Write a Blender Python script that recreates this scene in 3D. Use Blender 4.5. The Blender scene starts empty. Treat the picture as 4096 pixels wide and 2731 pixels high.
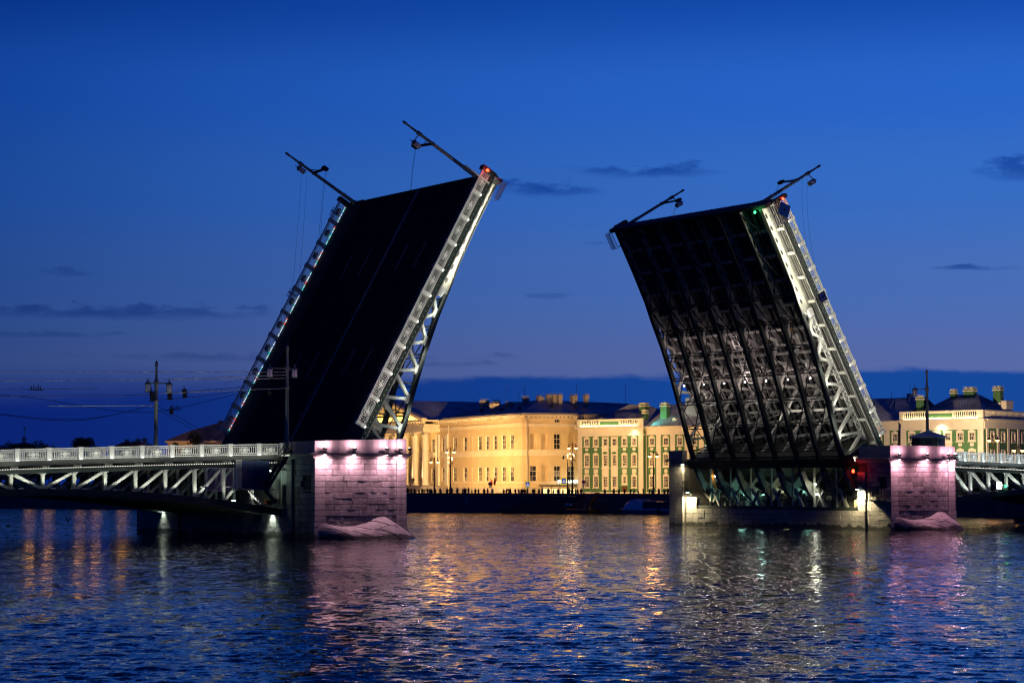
import bpy, bmesh, math, random
import numpy as np
from mathutils import Vector, Matrix
random.seed(7); np.random.seed(7)
S = bpy.context.scene
C = S.collection
rad = math.radians

# ------------------------------------------------------------------ camera
cam_d = bpy.data.cameras.new('camera'); cam = bpy.data.objects.new('camera', cam_d); C.objects.link(cam)
cam.location = (0, 0, 5.06); cam.rotation_euler = (rad(90 + 3.7073), 0, 0)
cam_d.sensor_width = 36; cam_d.lens = 8835.8 / 4096 * 36
cam_d.clip_start = 0.5; cam_d.clip_end = 9000
S.camera = cam
S.render.resolution_x = 1024; S.render.resolution_y = 682
S.render.engine = 'CYCLES'
S.cycles.use_denoising = True; S.cycles.pixel_filter_type = 'BLACKMAN_HARRIS'; S.cycles.filter_width = 1.2
S.cycles.max_bounces = 5; S.cycles.diffuse_bounces = 2; S.cycles.glossy_bounces = 3
S.cycles.transmission_bounces = 4; S.cycles.transparent_max_bounces = 6
S.cycles.sample_clamp_indirect = 5
S.cycles.caustics_reflective = False; S.cycles.caustics_refractive = False
S.view_settings.view_transform = 'Standard'; S.view_settings.look = 'None'
S.view_settings.exposure = 0; S.view_settings.gamma = 1

# ------------------------------------------------------------------ dusk sky
world = bpy.data.worlds.new('World'); S.world = world; world.use_nodes = True
wt = world.node_tree; wn = wt.nodes; wl = wt.links
wn.clear()
def N(tp, **k):
    n = wn.new(tp)
    for a, b in k.items(): setattr(n, a, b)
    return n
def wm(op, a, b=None, c=None, clamp=False):
    n = N('ShaderNodeMath', operation=op); n.use_clamp = clamp
    for i, x in enumerate((a, b, c)):
        if x is None: continue
        if isinstance(x, (int, float)): n.inputs[i].default_value = x
        else: wl.new(x, n.inputs[i])
    return n.outputs[0]
def wmix(f, a, b):
    n = N('ShaderNodeMix', data_type='RGBA'); n.clamp_factor = True
    for s, x in ((0, f), (6, a), (7, b)):
        if isinstance(x, (int, float)): n.inputs[s].default_value = x
        elif isinstance(x, tuple): n.inputs[s].default_value = (*x, 1)
        else: wl.new(x, n.inputs[s])
    return n.outputs[2]
def smooth(x, e0, e1):
    n = N('ShaderNodeMapRange', interpolation_type='SMOOTHSTEP')
    wl.new(x, n.inputs[0]); n.inputs[1].default_value = e0; n.inputs[2].default_value = e1
    return n.outputs[0]
tc = N('ShaderNodeTexCoord'); sp = N('ShaderNodeSeparateXYZ'); wl.new(tc.outputs['Generated'], sp.inputs[0])
dx, dy, dz = sp.outputs
az = wm('ARCTAN2', dx, dy); el = wm('ARCSINE', dz)
ramp = N('ShaderNodeValToRGB'); wl.new(wm('MULTIPLY', el, 1.0 / 1.5708), ramp.inputs[0])
cr = ramp.color_ramp; cr.interpolation = 'EASE'
stops = [(0.0, (.098, .140, .350)), (0.032, (.094, .138, .365)), (0.058, (.062, .148, .450)), (0.085, (.036, .146, .525)), (0.112, (.021, .126, .555)),
         (0.142, (.006, .068, .400)), (0.20, (.002, .034, .240)), (0.36, (.0014, .017, .135)), (1.0, (.001, .007, .055))]
while len(cr.elements) < len(stops): cr.elements.new(0.5)
for e, (pos, col) in zip(cr.elements, stops): e.position = pos; e.color = (*[c * 1.07 for c in col], 1)
# afterglow stands to the right of the view: a broad, even change with azimuth
azg = wm('MULTIPLY_ADD', wm('COSINE', wm('SUBTRACT', az, 0.55)), 0.9, 0.1)
azg = smooth(azg, 0.60, 1.0)
dark = N('ShaderNodeMix', data_type='RGBA', blend_type='MULTIPLY'); dark.inputs[0].default_value = 1.0
wl.new(ramp.outputs[0], dark.inputs[6]); dark.inputs[7].default_value = (.04, .22, .40, 1)
sky = wmix(azg, dark.outputs[2], ramp.outputs[0])
# streaky cloud texture, in sky angles
cv = N('ShaderNodeCombineXYZ'); wl.new(wm('MULTIPLY', az, 9.0), cv.inputs[0]); wl.new(wm('MULTIPLY', el, 70.0), cv.inputs[1])
nz = N('ShaderNodeTexNoise'); nz.inputs['Scale'].default_value = 1.0; nz.inputs['Detail'].default_value = 5; nz.inputs['Distortion'].default_value = 0.4
wl.new(cv.outputs[0], nz.inputs['Vector'])
cv2 = N('ShaderNodeCombineXYZ'); wl.new(wm('MULTIPLY', az, 40.0), cv2.inputs[0]); wl.new(wm('MULTIPLY', el, 110.0), cv2.inputs[1])
nz2 = N('ShaderNodeTexNoise'); nz2.inputs['Scale'].default_value = 1.3; nz2.inputs['Detail'].default_value = 6
nz2.inputs['Roughness'].default_value = 0.6; wl.new(cv2.outputs[0], nz2.inputs['Vector'])
n1 = wm('SUBTRACT', nz.outputs['Fac'], 0.5); n2 = wm('SUBTRACT', nz2.outputs['Fac'], 0.5)
# bank of cloud along the horizon
edge = wm('ADD', wm('MULTIPLY_ADD', az, 0.012, 0.0490), wm('ADD', wm('MULTIPLY', n2, 0.0055), wm('MULTIPLY', n1, 0.012)))
bw = wm('MULTIPLY_ADD', smooth(az, .02, -.22), .016, .0028)
bank = smooth(wm('DIVIDE', wm('SUBTRACT', edge, el), bw), -0.45, 0.75)
bank = wm('MULTIPLY', bank, smooth(el, -0.03, 0.0))
bankcol = N('ShaderNodeMix', data_type='RGBA'); wl.new(smooth(az, -0.24, 0.16), bankcol.inputs[0])
bankcol.inputs[6].default_value = (.0010, .0135, .165, 1); bankcol.inputs[7].default_value = (.0025, .060, .320, 1)
# single small clouds: azimuth, elevation, half sizes, strength
blobs = [(.020, .1335, .027, .0044, 1.0), (.063, .1415, .034, .0038, .9), (.229, .1385, .024, .0052, .85), (.213, .0960, .026, .0014, .8),
         (-.196, .0940, .016, .0022, .5), (-.175, .0770, .090, .0040, .7), (-.215, .0665, .035, .0018, .45), (.015, .0850, .012, .0014, .35),
         (-.10, .0570, .090, .0022, .45), (.04, .1090, .008, .0012, .3), (-.03, .0545, .03, .0016, .45),
         (-.60, .09, .12, .006, .7), (.62, .11, .10, .008, .7), (.45, .14, .08, .006, .6), (-.42, .13, .10, .006, .6)]
cloud = None
for (ca_, ce_, ra_, re_, st_) in blobs:
    u = wm('DIVIDE', wm('SUBTRACT', wm('ADD', az, wm('MULTIPLY', n1, ra_ * 1.2)), ca_), ra_)
    v = wm('DIVIDE', wm('SUBTRACT', wm('ADD', el, wm('MULTIPLY', n2, re_ * 3.2)), ce_), re_)
    d = wm('ADD', wm('MULTIPLY', u, u), wm('MULTIPLY', v, v))
    d = wm('ADD', d, wm('ADD', wm('MULTIPLY', n2, 3.4), wm('MULTIPLY', n1, 1.5)))
    m = wm('MULTIPLY', smooth(d, 1.15, -0.35), st_)
    cloud = m if cloud is None else wm('MAXIMUM', cloud, m)
ccol = N('ShaderNodeMix', data_type='RGBA', blend_type='MULTIPLY'); ccol.inputs[0].default_value = 1
wl.new(sky, ccol.inputs[6]); ccol.inputs[7].default_value = (.22, .40, .62, 1)
sky = wmix(cloud, sky, ccol.outputs[2])
sky = wmix(wm('MULTIPLY', bank, .94), sky, bankcol.outputs[2])
bg = N('ShaderNodeBackground'); bg.inputs['Strength'].default_value = 1.0; wl.new(sky, bg.inputs[0])
wo = N('ShaderNodeOutputWorld'); wl.new(bg.outputs[0], wo.inputs[0])

# ------------------------------------------------------------------ materials
def mat(name, col, rough=.6, metal=0.0, var=.12, scale=3.0, bump=0.0, bscale=None, rnd=0.0, stretch=None, spec=None, dirt=None, wet=False):
    m = bpy.data.materials.new(name); m.use_nodes = True
    nt = m.node_tree; b = nt.nodes['Principled BSDF']
    b.inputs['Roughness'].default_value = rough; b.inputs['Metallic'].default_value = metal
    if spec is not None: b.inputs['Specular IOR Level'].default_value = spec
    tc = nt.nodes.new('ShaderNodeTexCoord'); mp = nt.nodes.new('ShaderNodeMapping')
    nt.links.new(tc.outputs['Object'], mp.inputs[0])
    if stretch: mp.inputs['Scale'].default_value = stretch
    no = nt.nodes.new('ShaderNodeTexNoise'); no.inputs['Scale'].default_value = scale; no.inputs['Detail'].default_value = 6
    nt.links.new(mp.outputs[0], no.inputs['Vector'])
    mr = nt.nodes.new('ShaderNodeMapRange'); mr.inputs[1].default_value = .3; mr.inputs[2].default_value = .7
    mr.inputs[3].default_value = 1 - var; mr.inputs[4].default_value = 1 + var
    nt.links.new(no.outputs['Fac'], mr.inputs[0])
    fac = mr.outputs[0]
    if rnd:
        oi = nt.nodes.new('ShaderNodeObjectInfo'); r2 = nt.nodes.new('ShaderNodeMapRange')
        r2.inputs[3].default_value = 1 - rnd; r2.inputs[4].default_value = 1 + rnd
        nt.links.new(oi.outputs['Random'], r2.inputs[0])
        mu = nt.nodes.new('ShaderNodeMath'); mu.operation = 'MULTIPLY'
        nt.links.new(fac, mu.inputs[0]); nt.links.new(r2.outputs[0], mu.inputs[1]); fac = mu.outputs[0]
    mx = nt.nodes.new('ShaderNodeMix'); mx.data_type = 'RGBA'; mx.blend_type = 'MULTIPLY'; mx.inputs[0].default_value = 1
    mx.inputs[6].default_value = (*col, 1); nt.links.new(fac, mx.inputs[7])
    out = mx.outputs[2]
    if dirt:                                   # streaks and stains with a shape of their own
        n3 = nt.nodes.new('ShaderNodeTexNoise'); n3.inputs['Scale'].default_value = 1.0; n3.inputs['Detail'].default_value = 8
        m3 = nt.nodes.new('ShaderNodeMapping'); m3.inputs['Scale'].default_value = dirt[1]
        g3 = nt.nodes.new('ShaderNodeNewGeometry')
        nt.links.new(g3.outputs['Position'], m3.inputs[0]); nt.links.new(m3.outputs[0], n3.inputs['Vector'])
        r3 = nt.nodes.new('ShaderNodeMapRange'); r3.inputs[1].default_value = .52; r3.inputs[2].default_value = .72; r3.inputs[4].default_value = dirt[2]
        nt.links.new(n3.outputs['Fac'], r3.inputs[0])
        x3 = nt.nodes.new('ShaderNodeMix'); x3.data_type = 'RGBA'; nt.links.new(r3.outputs[0], x3.inputs[0])
        nt.links.new(out, x3.inputs[6]); x3.inputs[7].default_value = (*dirt[0], 1); out = x3.outputs[2]
    if wet:                                    # dark weed and slime up to an uneven tide line
        g4 = nt.nodes.new('ShaderNodeNewGeometry'); s4 = nt.nodes.new('ShaderNodeSeparateXYZ'); nt.links.new(g4.outputs['Position'], s4.inputs[0])
        n4 = nt.nodes.new('ShaderNodeTexNoise'); n4.inputs['Scale'].default_value = .9; n4.inputs['Detail'].default_value = 7; nt.links.new(g4.outputs['Position'], n4.inputs['Vector'])
        a4 = nt.nodes.new('ShaderNodeMath'); a4.operation = 'MULTIPLY_ADD'; nt.links.new(n4.outputs['Fac'], a4.inputs[0]); a4.inputs[1].default_value = -1.5; nt.links.new(s4.outputs['Z'], a4.inputs[2])
        r4 = nt.nodes.new('ShaderNodeMapRange'); nt.links.new(a4.outputs[0], r4.inputs[0]); r4.inputs[1].default_value = -.22; r4.inputs[2].default_value = -.42; r4.inputs[4].default_value = .88
        x4 = nt.nodes.new('ShaderNodeMix'); x4.data_type = 'RGBA'; nt.links.new(r4.outputs[0], x4.inputs[0]); nt.links.new(out, x4.inputs[6]); x4.inputs[7].default_value = (.022, .024, .014, 1); out = x4.outputs[2]
    nt.links.new(out, b.inputs['Base Color'])
    if bump:
        n2_ = nt.nodes.new('ShaderNodeTexNoise'); n2_.inputs['Scale'].default_value = bscale or scale * 6; n2_.inputs['Detail'].default_value = 8
        nt.links.new(mp.outputs[0], n2_.inputs['Vector'])
        bp = nt.nodes.new('ShaderNodeBump'); bp.inputs['Strength'].default_value = bump; bp.inputs['Distance'].default_value = .05
        nt.links.new(n2_.outputs['Fac'], bp.inputs['Height']); nt.links.new(bp.outputs[0], b.inputs['Normal'])
    return m
def emit(name, col, st):
    m = bpy.data.materials.new(name); m.use_nodes = True
    b = m.node_tree.nodes['Principled BSDF']; b.inputs['Base Color'].default_value = (*[min(1, c * .8) for c in col], 1)
    b.inputs['Emission Color'].default_value = (*col, 1); b.inputs['Emission Strength'].default_value = st
    return m
M = {}
M['granite'] = mat('granite', (.25, .22, .21), .75, var=.28, scale=2.2, bump=.7, bscale=9, rnd=.34, dirt=((.09, .08, .075), (.9, .9, .16), .6), wet=True)
M['granite_s'] = mat('granite_smooth', (.28, .25, .24), .7, var=.16, scale=1.6, bump=.35, bscale=12, rnd=.16, dirt=((.12, .11, .10), (1.4, 1.4, .22), .5), wet=True)
M['mortar'] = mat('mortar', (.035, .03, .03), .9, var=.2, scale=3)
M['asphalt'] = mat('asphalt', (.018, .018, .020), .93, var=.2, scale=.6, bump=.1, bscale=30, spec=.15)
M['walk'] = mat('sidewalk_slab', (.055, .052, .05), .9, var=.2, scale=1.5, spec=.2)
M['paint'] = mat('road_paint', (.40, .38, .38), .8, var=.35, scale=1.2, spec=.2)
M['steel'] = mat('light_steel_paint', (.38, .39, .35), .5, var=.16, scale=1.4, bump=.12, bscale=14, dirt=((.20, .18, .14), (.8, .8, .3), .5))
M['steel_d'] = mat('dark_and_shaded_steel', (.018, .025, .022), .55, var=.25, scale=1.2, bump=.1, bscale=14)  # on the bridge chords this dark tone stands in for missing lamplight
M['steel_m'] = mat('grey_and_shaded_steel', (.15, .155, .145), .55, var=.25, scale=1.3, bump=.12, bscale=14, dirt=((.07, .055, .04), (.9, .9, .4), .5))  # on the leaf stringers the darker tone stands in for shade
M['rail'] = mat('railing_paint', (.58, .59, .56), .5, var=.12, scale=2.5, bump=.15, bscale=20)
M['black'] = mat('black_metal', (.012, .012, .013), .5, var=.2, scale=3)
M['pole'] = mat('lamp_post_paint', (.20, .22, .20), .5, var=.2, scale=2)
M['lglass'] = mat('lantern_glass', (.80, .74, .74), .25, var=.15, scale=4)
M['wire'] = mat('bright_wire', (.85, .80, .78), .5, metal=.0, var=.05)
M['wire_d'] = mat('dark_wire', (.015, .015, .018), .7, var=.05)
M['cab'] = mat('blue_cabinet_paint', (.020, .045, .11), .5, var=.15, scale=1.5)
M['white'] = mat('white_paint', (.72, .71, .68), .5, var=.06)
M['red'] = mat('red_paint', (.35, .035, .025), .5, var=.1)
M['yellow'] = mat('yellow_paint', (.75, .55, .02), .5, var=.06)
M['blue'] = mat('blue_paint', (.015, .06, .38), .5, var=.06)
M['orange'] = mat('orange_paint', (.65, .24, .02), .5, var=.06)
M['grey'] = mat('grey_board', (.78, .72, .76), .6, var=.06)
M['glass_sheet'] = None
M['cream'] = mat('cream_stucco', (.66, .51, .29), .85, var=.10, scale=.5, bump=.08, bscale=5)
M['cream_l'] = mat('pale_stucco', (.74, .64, .47), .8, var=.08, scale=.6)
M['column'] = mat('column_stucco', (.78, .72, .60), .8, var=.06, scale=.6)
M['green'] = mat('green_stucco', (.075, .19, .085), .85, var=.14, scale=.5, bump=.05, bscale=5)
M['trim'] = mat('white_stucco', (.74, .69, .60), .8, var=.07, scale=.8)
M['roof'] = mat('sheet_roof', (.42, .46, .55), .45, metal=.15, var=.3, scale=.35, bump=.05, bscale=2)
M['roof_l'] = mat('pale_sheet_roof', (.26, .23, .22), .5, metal=.2, var=.25, scale=.3)
M['winglass'] = mat('window_glass', (.030, .028, .028), .08, var=.3, scale=.6)
M['winglass_l'] = mat('window_glass_curtained', (.22, .20, .17), .15, var=.45, scale=1.2, rnd=.3)
M['winframe'] = mat('window_frame_paint', (.55, .52, .46), .6, var=.08)
M['wood'] = mat('brown_door_wood', (.14, .045, .02), .6, var=.2)
M['ground'] = mat('street_ground', (.06, .055, .05), .9, var=.25, scale=.2)
M['embank'] = mat('embankment_granite', (.17, .13, .12), .85, var=.25, scale=.5, bump=.3, bscale=4, rnd=.12)
M['brick'] = mat('chimney_plaster', (.48, .42, .34), .9, var=.18, scale=.8, rnd=.12)
M['hull'] = mat('boat_hull', (.16, .18, .28), .4, var=.1)
M['boatw'] = mat('boat_white', (.80, .82, .88), .35, var=.06)
M['boatg'] = mat('boat_glass', (.02, .025, .04), .08, var=.1)
M['bark'] = mat('bark', (.05, .035, .025), .9, var=.3, scale=2)
M['leaf'] = mat('foliage', (.045, .075, .025), .8, var=.45, scale=.4)
M['rust'] = mat('rusty_plate', (.36, .26, .14), .8, var=.3, scale=1.5, dirt=((.40, .14, .03), (1.5, 1.5, .5), .7))
M['skin'] = mat('skin', (.45, .28, .20), .7, var=.05)
M['bird'] = mat('gull_feather', (.16, .16, .17), .8, var=.2)
E_ = {}
E_['white'] = emit('led_white', (1, .96, .90), 3)
E_['ledrow'] = emit('led_row_bead', (1, .98, .86), 1.6)
E_['flood'] = emit('flood_lens', (1, .86, .93), 14)
E_['lampo'] = emit('sodium_lamp', (1, .55, .16), 7)
E_['lampw'] = emit('warm_lamp', (1, .62, .24), 9)
E_['redl'] = emit('red_signal', (1, .03, .01), 16)
E_['grnl'] = emit('green_signal', (.03, 1, .25), 8)
E_['shop'] = emit('shop_sign_letters', (.75, 1, .85), 7)
E_['shopw'] = emit('lit_shop_window', (1, .82, .38), 1.1)
E_['led0'] = emit('led_bead_white', (.75, .9, 1), 1.5)
E_['led1'] = emit('led_bead_cyan', (.1, .9, .8), 1.2)
E_['led2'] = emit('led_bead_red', (1, .12, .05), 1.5)
E_['led3'] = emit('led_bead_blue', (.2, .35, 1), 1.4)
E_['ledg'] = emit('fascia_bead', (.3, .8, .6), .5)
E_['sgny'] = emit('sign_yellow_glow', (1, .72, .02), .55)  # sign colours carry a glow in place of light falling on them
E_['sgnb'] = emit('sign_blue_glow', (.02, .10, .8), .35)
E_['sgnw'] = emit('sign_white_glow', (1, 1, .95), .6)
E_['cool'] = emit('work_lamp_cool', (.75, 1, .92), 22)
def glass_mat():
    m = bpy.data.materials.new('hazy_glass_sheet'); m.use_nodes = True; nt = m.node_tree
    b = nt.nodes['Principled BSDF']; b.inputs['Base Color'].default_value = (.42, .36, .40, 1); b.inputs['Roughness'].default_value = .25
    tr = nt.nodes.new('ShaderNodeBsdfTransparent'); mx = nt.nodes.new('ShaderNodeMixShader')
    no = nt.nodes.new('ShaderNodeTexNoise'); no.inputs['Scale'].default_value = .8
    mr = nt.nodes.new('ShaderNodeMapRange'); mr.inputs[3].default_value = .10; mr.inputs[4].default_value = .34
    nt.links.new(no.outputs['Fac'], mr.inputs[0]); nt.links.new(mr.outputs[0], mx.inputs[0])
    nt.links.new(tr.outputs[0], mx.inputs[1]); nt.links.new(b.outputs[0], mx.inputs[2])
    nt.links.new(mx.outputs[0], nt.nodes['Material Output'].inputs[0])
    return m
M['glass_sheet'] = glass_mat()

# ------------------------------------------------------------------ mesh helpers
class MB:
    def __init__(s): s.v = []; s.f = []; s.m = []
    def face(s, pts, mi=0):
        n = len(s.v); s.v += [tuple(p) for p in pts]; s.f.append(tuple(range(n, n + len(pts)))); s.m.append(mi)
    def hexa(s, p, mi=0):     # 8 points, bottom 4 then top 4 (ccw from above)
        n = len(s.v); s.v += [tuple(q) for q in p]
        for a in ((3, 2, 1, 0), (4, 5, 6, 7), (0, 1, 5, 4), (1, 2, 6, 5), (2, 3, 7, 6), (3, 0, 4, 7)):
            s.f.append(tuple(n + i for i in a)); s.m.append(mi)
        return s
    def box(s, x0, x1, y0, y1, z0, z1, mi=0):
        x0, x1 = min(x0, x1), max(x0, x1); y0, y1 = min(y0, y1), max(y0, y1); z0, z1 = min(z0, z1), max(z0, z1)
        return s.hexa([(x0, y0, z0), (x1, y0, z0), (x1, y1, z0), (x0, y1, z0), (x0, y0, z1), (x1, y0, z1), (x1, y1, z1), (x0, y1, z1)], mi)
    def beam(s, p, q, w, h, up=(0, 0, 1), mi=0):
        p = Vector(p); q = Vector(q); d = (q - p).normalized(); up = Vector(up)
        sd = d.cross(up)
        if sd.length < 1e-4: sd = d.cross(Vector((1, 0, 0)))
        sd.normalize(); u = sd.cross(d).normalized()
        a = sd * (w / 2); b = u * (h / 2)
        return s.hexa([p - a - b, p + a - b, q + a - b, q - a - b, p - a + b, p + a + b, q + a + b, q - a + b], mi)
    def cyl(s, p, q, r0, r1=None, n=10, mi=0, caps=True):
        r1 = r0 if r1 is None else r1
        p = Vector(p); q = Vector(q); d = (q - p).normalized()
        a = d.orthogonal().normalized(); b = d.cross(a)
        k = len(s.v)
        for c, r in ((p, r0), (q, r1)):
            for i in range(n):
                t = 2 * math.pi * i / n; s.v.append(tuple(c + (a * math.cos(t) + b * math.sin(t)) * r))
        for i in range(n):
            j = (i + 1) % n; s.f.append((k + i, k + j, k + n + j, k + n + i)); s.m.append(mi)
        if caps:
            s.f.append(tuple(k + i for i in reversed(range(n)))); s.m.append(mi)
            s.f.append(tuple(k + n + i for i in range(n))); s.m.append(mi)
        return s
    def lathe(s, prof, c=(0, 0, 0), n=12, mi=0):
        k = len(s.v)
        for r, z in prof:
            for i in range(n):
                t = 2 * math.pi * i / n; s.v.append((c[0] + r * math.cos(t), c[1] + r * math.sin(t), c[2] + z))
        for j in range(len(prof) - 1):
            for i in range(n):
                i2 = (i + 1) % n
                s.f.append((k + j * n + i, k + j * n + i2, k + (j + 1) * n + i2, k + (j + 1) * n + i)); s.m.append(mi)
        s.f.append(tuple(k + i for i in reversed(range(n)))); s.m.append(mi)
        e = k + (len(prof) - 1) * n; s.f.append(tuple(e + i for i in range(n))); s.m.append(mi)
        return s
    def prism(s, poly, a, b, ax='y', mi=0):    # polygon in the two other axes, pushed from a to b
        def P(u, v, w):
            return (u, w, v) if ax == 'y' else ((w, u, v) if ax == 'x' else (u, v, w))
        n = len(poly); k = len(s.v)
        for w in (a, b): s.v += [P(u, v, w) for u, v in poly]
        s.f.append(tuple(k + i for i in range(n))); s.m.append(mi)
        s.f.append(tuple(k + n + i for i in reversed(range(n)))); s.m.append(mi)
        for i in range(n):
            j = (i + 1) % n; s.f.append((k + j, k + i, k + n + i, k + n + j)); s.m.append(mi)
        return s
    def band(s, path, lo, hi, y0, y1, mi=0):   # solid strip that follows x in path between lo(x) and hi(x)
        for x0, x1 in zip(path[:-1], path[1:]):
            s.hexa([(x0, y0, lo(x0)), (x1, y0, lo(x1)), (x1, y1, lo(x1)), (x0, y1, lo(x0)),
                    (x0, y0, hi(x0)), (x1, y0, hi(x1)), (x1, y1, hi(x1)), (x0, y1, hi(x0))], mi)
        return s
    def grid(s, pts, mi=0):                    # rows of points
        k = len(s.v); r = len(pts); c = len(pts[0])
        for row in pts: s.v += [tuple(p) for p in row]
        for i in range(r - 1):
            for j in range(c - 1):
                s.f.append((k + i * c + j, k + i * c + j + 1, k + (i + 1) * c + j + 1, k + (i + 1) * c + j)); s.m.append(mi)
        return s
    def mesh(s, name, mats, smooth=False, off=(0, 0, 0)):
        me = bpy.data.meshes.new(name)
        o = off
        me.from_pydata([(x - o[0], y - o[1], z - o[2]) for x, y, z in s.v], [], s.f)
        for m in (mats if isinstance(mats, (list, tuple)) else [mats]): me.materials.append(m)
        me.polygons.foreach_set('material_index', s.m)
        bm = bmesh.new(); bm.from_mesh(me); bmesh.ops.recalc_face_normals(bm, faces=bm.faces); bm.to_mesh(me); bm.free()
        if smooth: me.polygons.foreach_set('use_smooth', [True] * len(me.polygons))
        me.update()
        return me
    def build(s, name, mats, parent=None, smooth=False, off=(0, 0, 0), loc=None):
        return put(name, s.mesh(name, mats, smooth, off), parent, loc)
def put(name, me, parent=None, loc=None, rot=None, scale=None):
    o = bpy.data.objects.new(name, me); C.objects.link(o)
    if parent: o.parent = parent
    if loc is not None: o.location = loc
    if rot is not None: o.rotation_euler = rot
    if scale is not None: o.scale = scale
    return o
def tag(o, label, cat, group=None, kind=None):
    if label: o['label'] = label
    if cat: o['category'] = cat
    if group: o['group'] = group
    if kind: o['kind'] = kind
    return o
def thing(name, label, cat, loc=(0, 0, 0), rot=(0, 0, 0), group=None):
    o = bpy.data.objects.new(name, None); C.objects.link(o); o.location = loc; o.rotation_euler = rot
    o.empty_display_size = .3
    return tag(o, label, cat, group)
def struct(o): o['kind'] = 'structure'; return o
def copy_tree(o, parent=None):
    c = o.copy(); C.objects.link(c); c.parent = parent
    for ch in list(o.children): copy_tree(ch, c)
    return c
def light(name, kind, loc, col, energy, target=None, size=.1, size_y=None, spot=None, blend=.5, parent=None, spread=None):
    d = bpy.data.lights.new(name, kind); d.color = col; d.energy = energy
    if kind == 'AREA':
        d.shape = 'RECTANGLE' if size_y else 'SQUARE'; d.size = size
        if size_y: d.size_y = size_y
        if spread: d.spread = spread
    else: d.shadow_soft_size = size
    if kind == 'SPOT': d.spot_size = rad(spot or 60); d.spot_blend = blend
    o = bpy.data.objects.new(name, d); C.objects.link(o); o.location = loc
    if parent: o.parent = parent
    if target is not None:
        v = Vector(target) - Vector(loc); o.rotation_euler = v.to_track_quat('-Z', 'Y').to_euler()
    return o

# ------------------------------------------------------------------ frames
TH = 0.585065; XC = -72.0178; YC = -188.4512          # the bridge stands at an angle to the quay
ct, st_ = math.cos(TH), math.sin(TH)
def BW(X, Y, Z=0.0):
    a = X - XC; b = Y - YC
    return Vector((a * ct - b * st_, a * st_ + b * ct, Z))
def bthing(name, label, cat, base, group=None, rz=0.0):
    return thing(name, label, cat, BW(*base), (0, 0, TH + rz), group)
def bv(x, y, z): return Vector((x * ct - y * st_, x * st_ + y * ct, z))
def dk(X): return 8.364 - 0.00025029 * (X - 70.52) ** 2      # level of the footway along the bridge
# far quay: runs from far left to near right
QA = rad(-35.586); QD = Vector((math.cos(QA), math.sin(QA), 0)); QN = Vector((-QD.y, QD.x, 0)); Q0 = Vector((-113.64, 490.29, 0))
def QW(u, v, z=0.0):
    p = Q0 + QD * u + QN * v; return Vector((p.x, p.y, z))
GZ = 2.72                                                   # street level on the far bank
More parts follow.
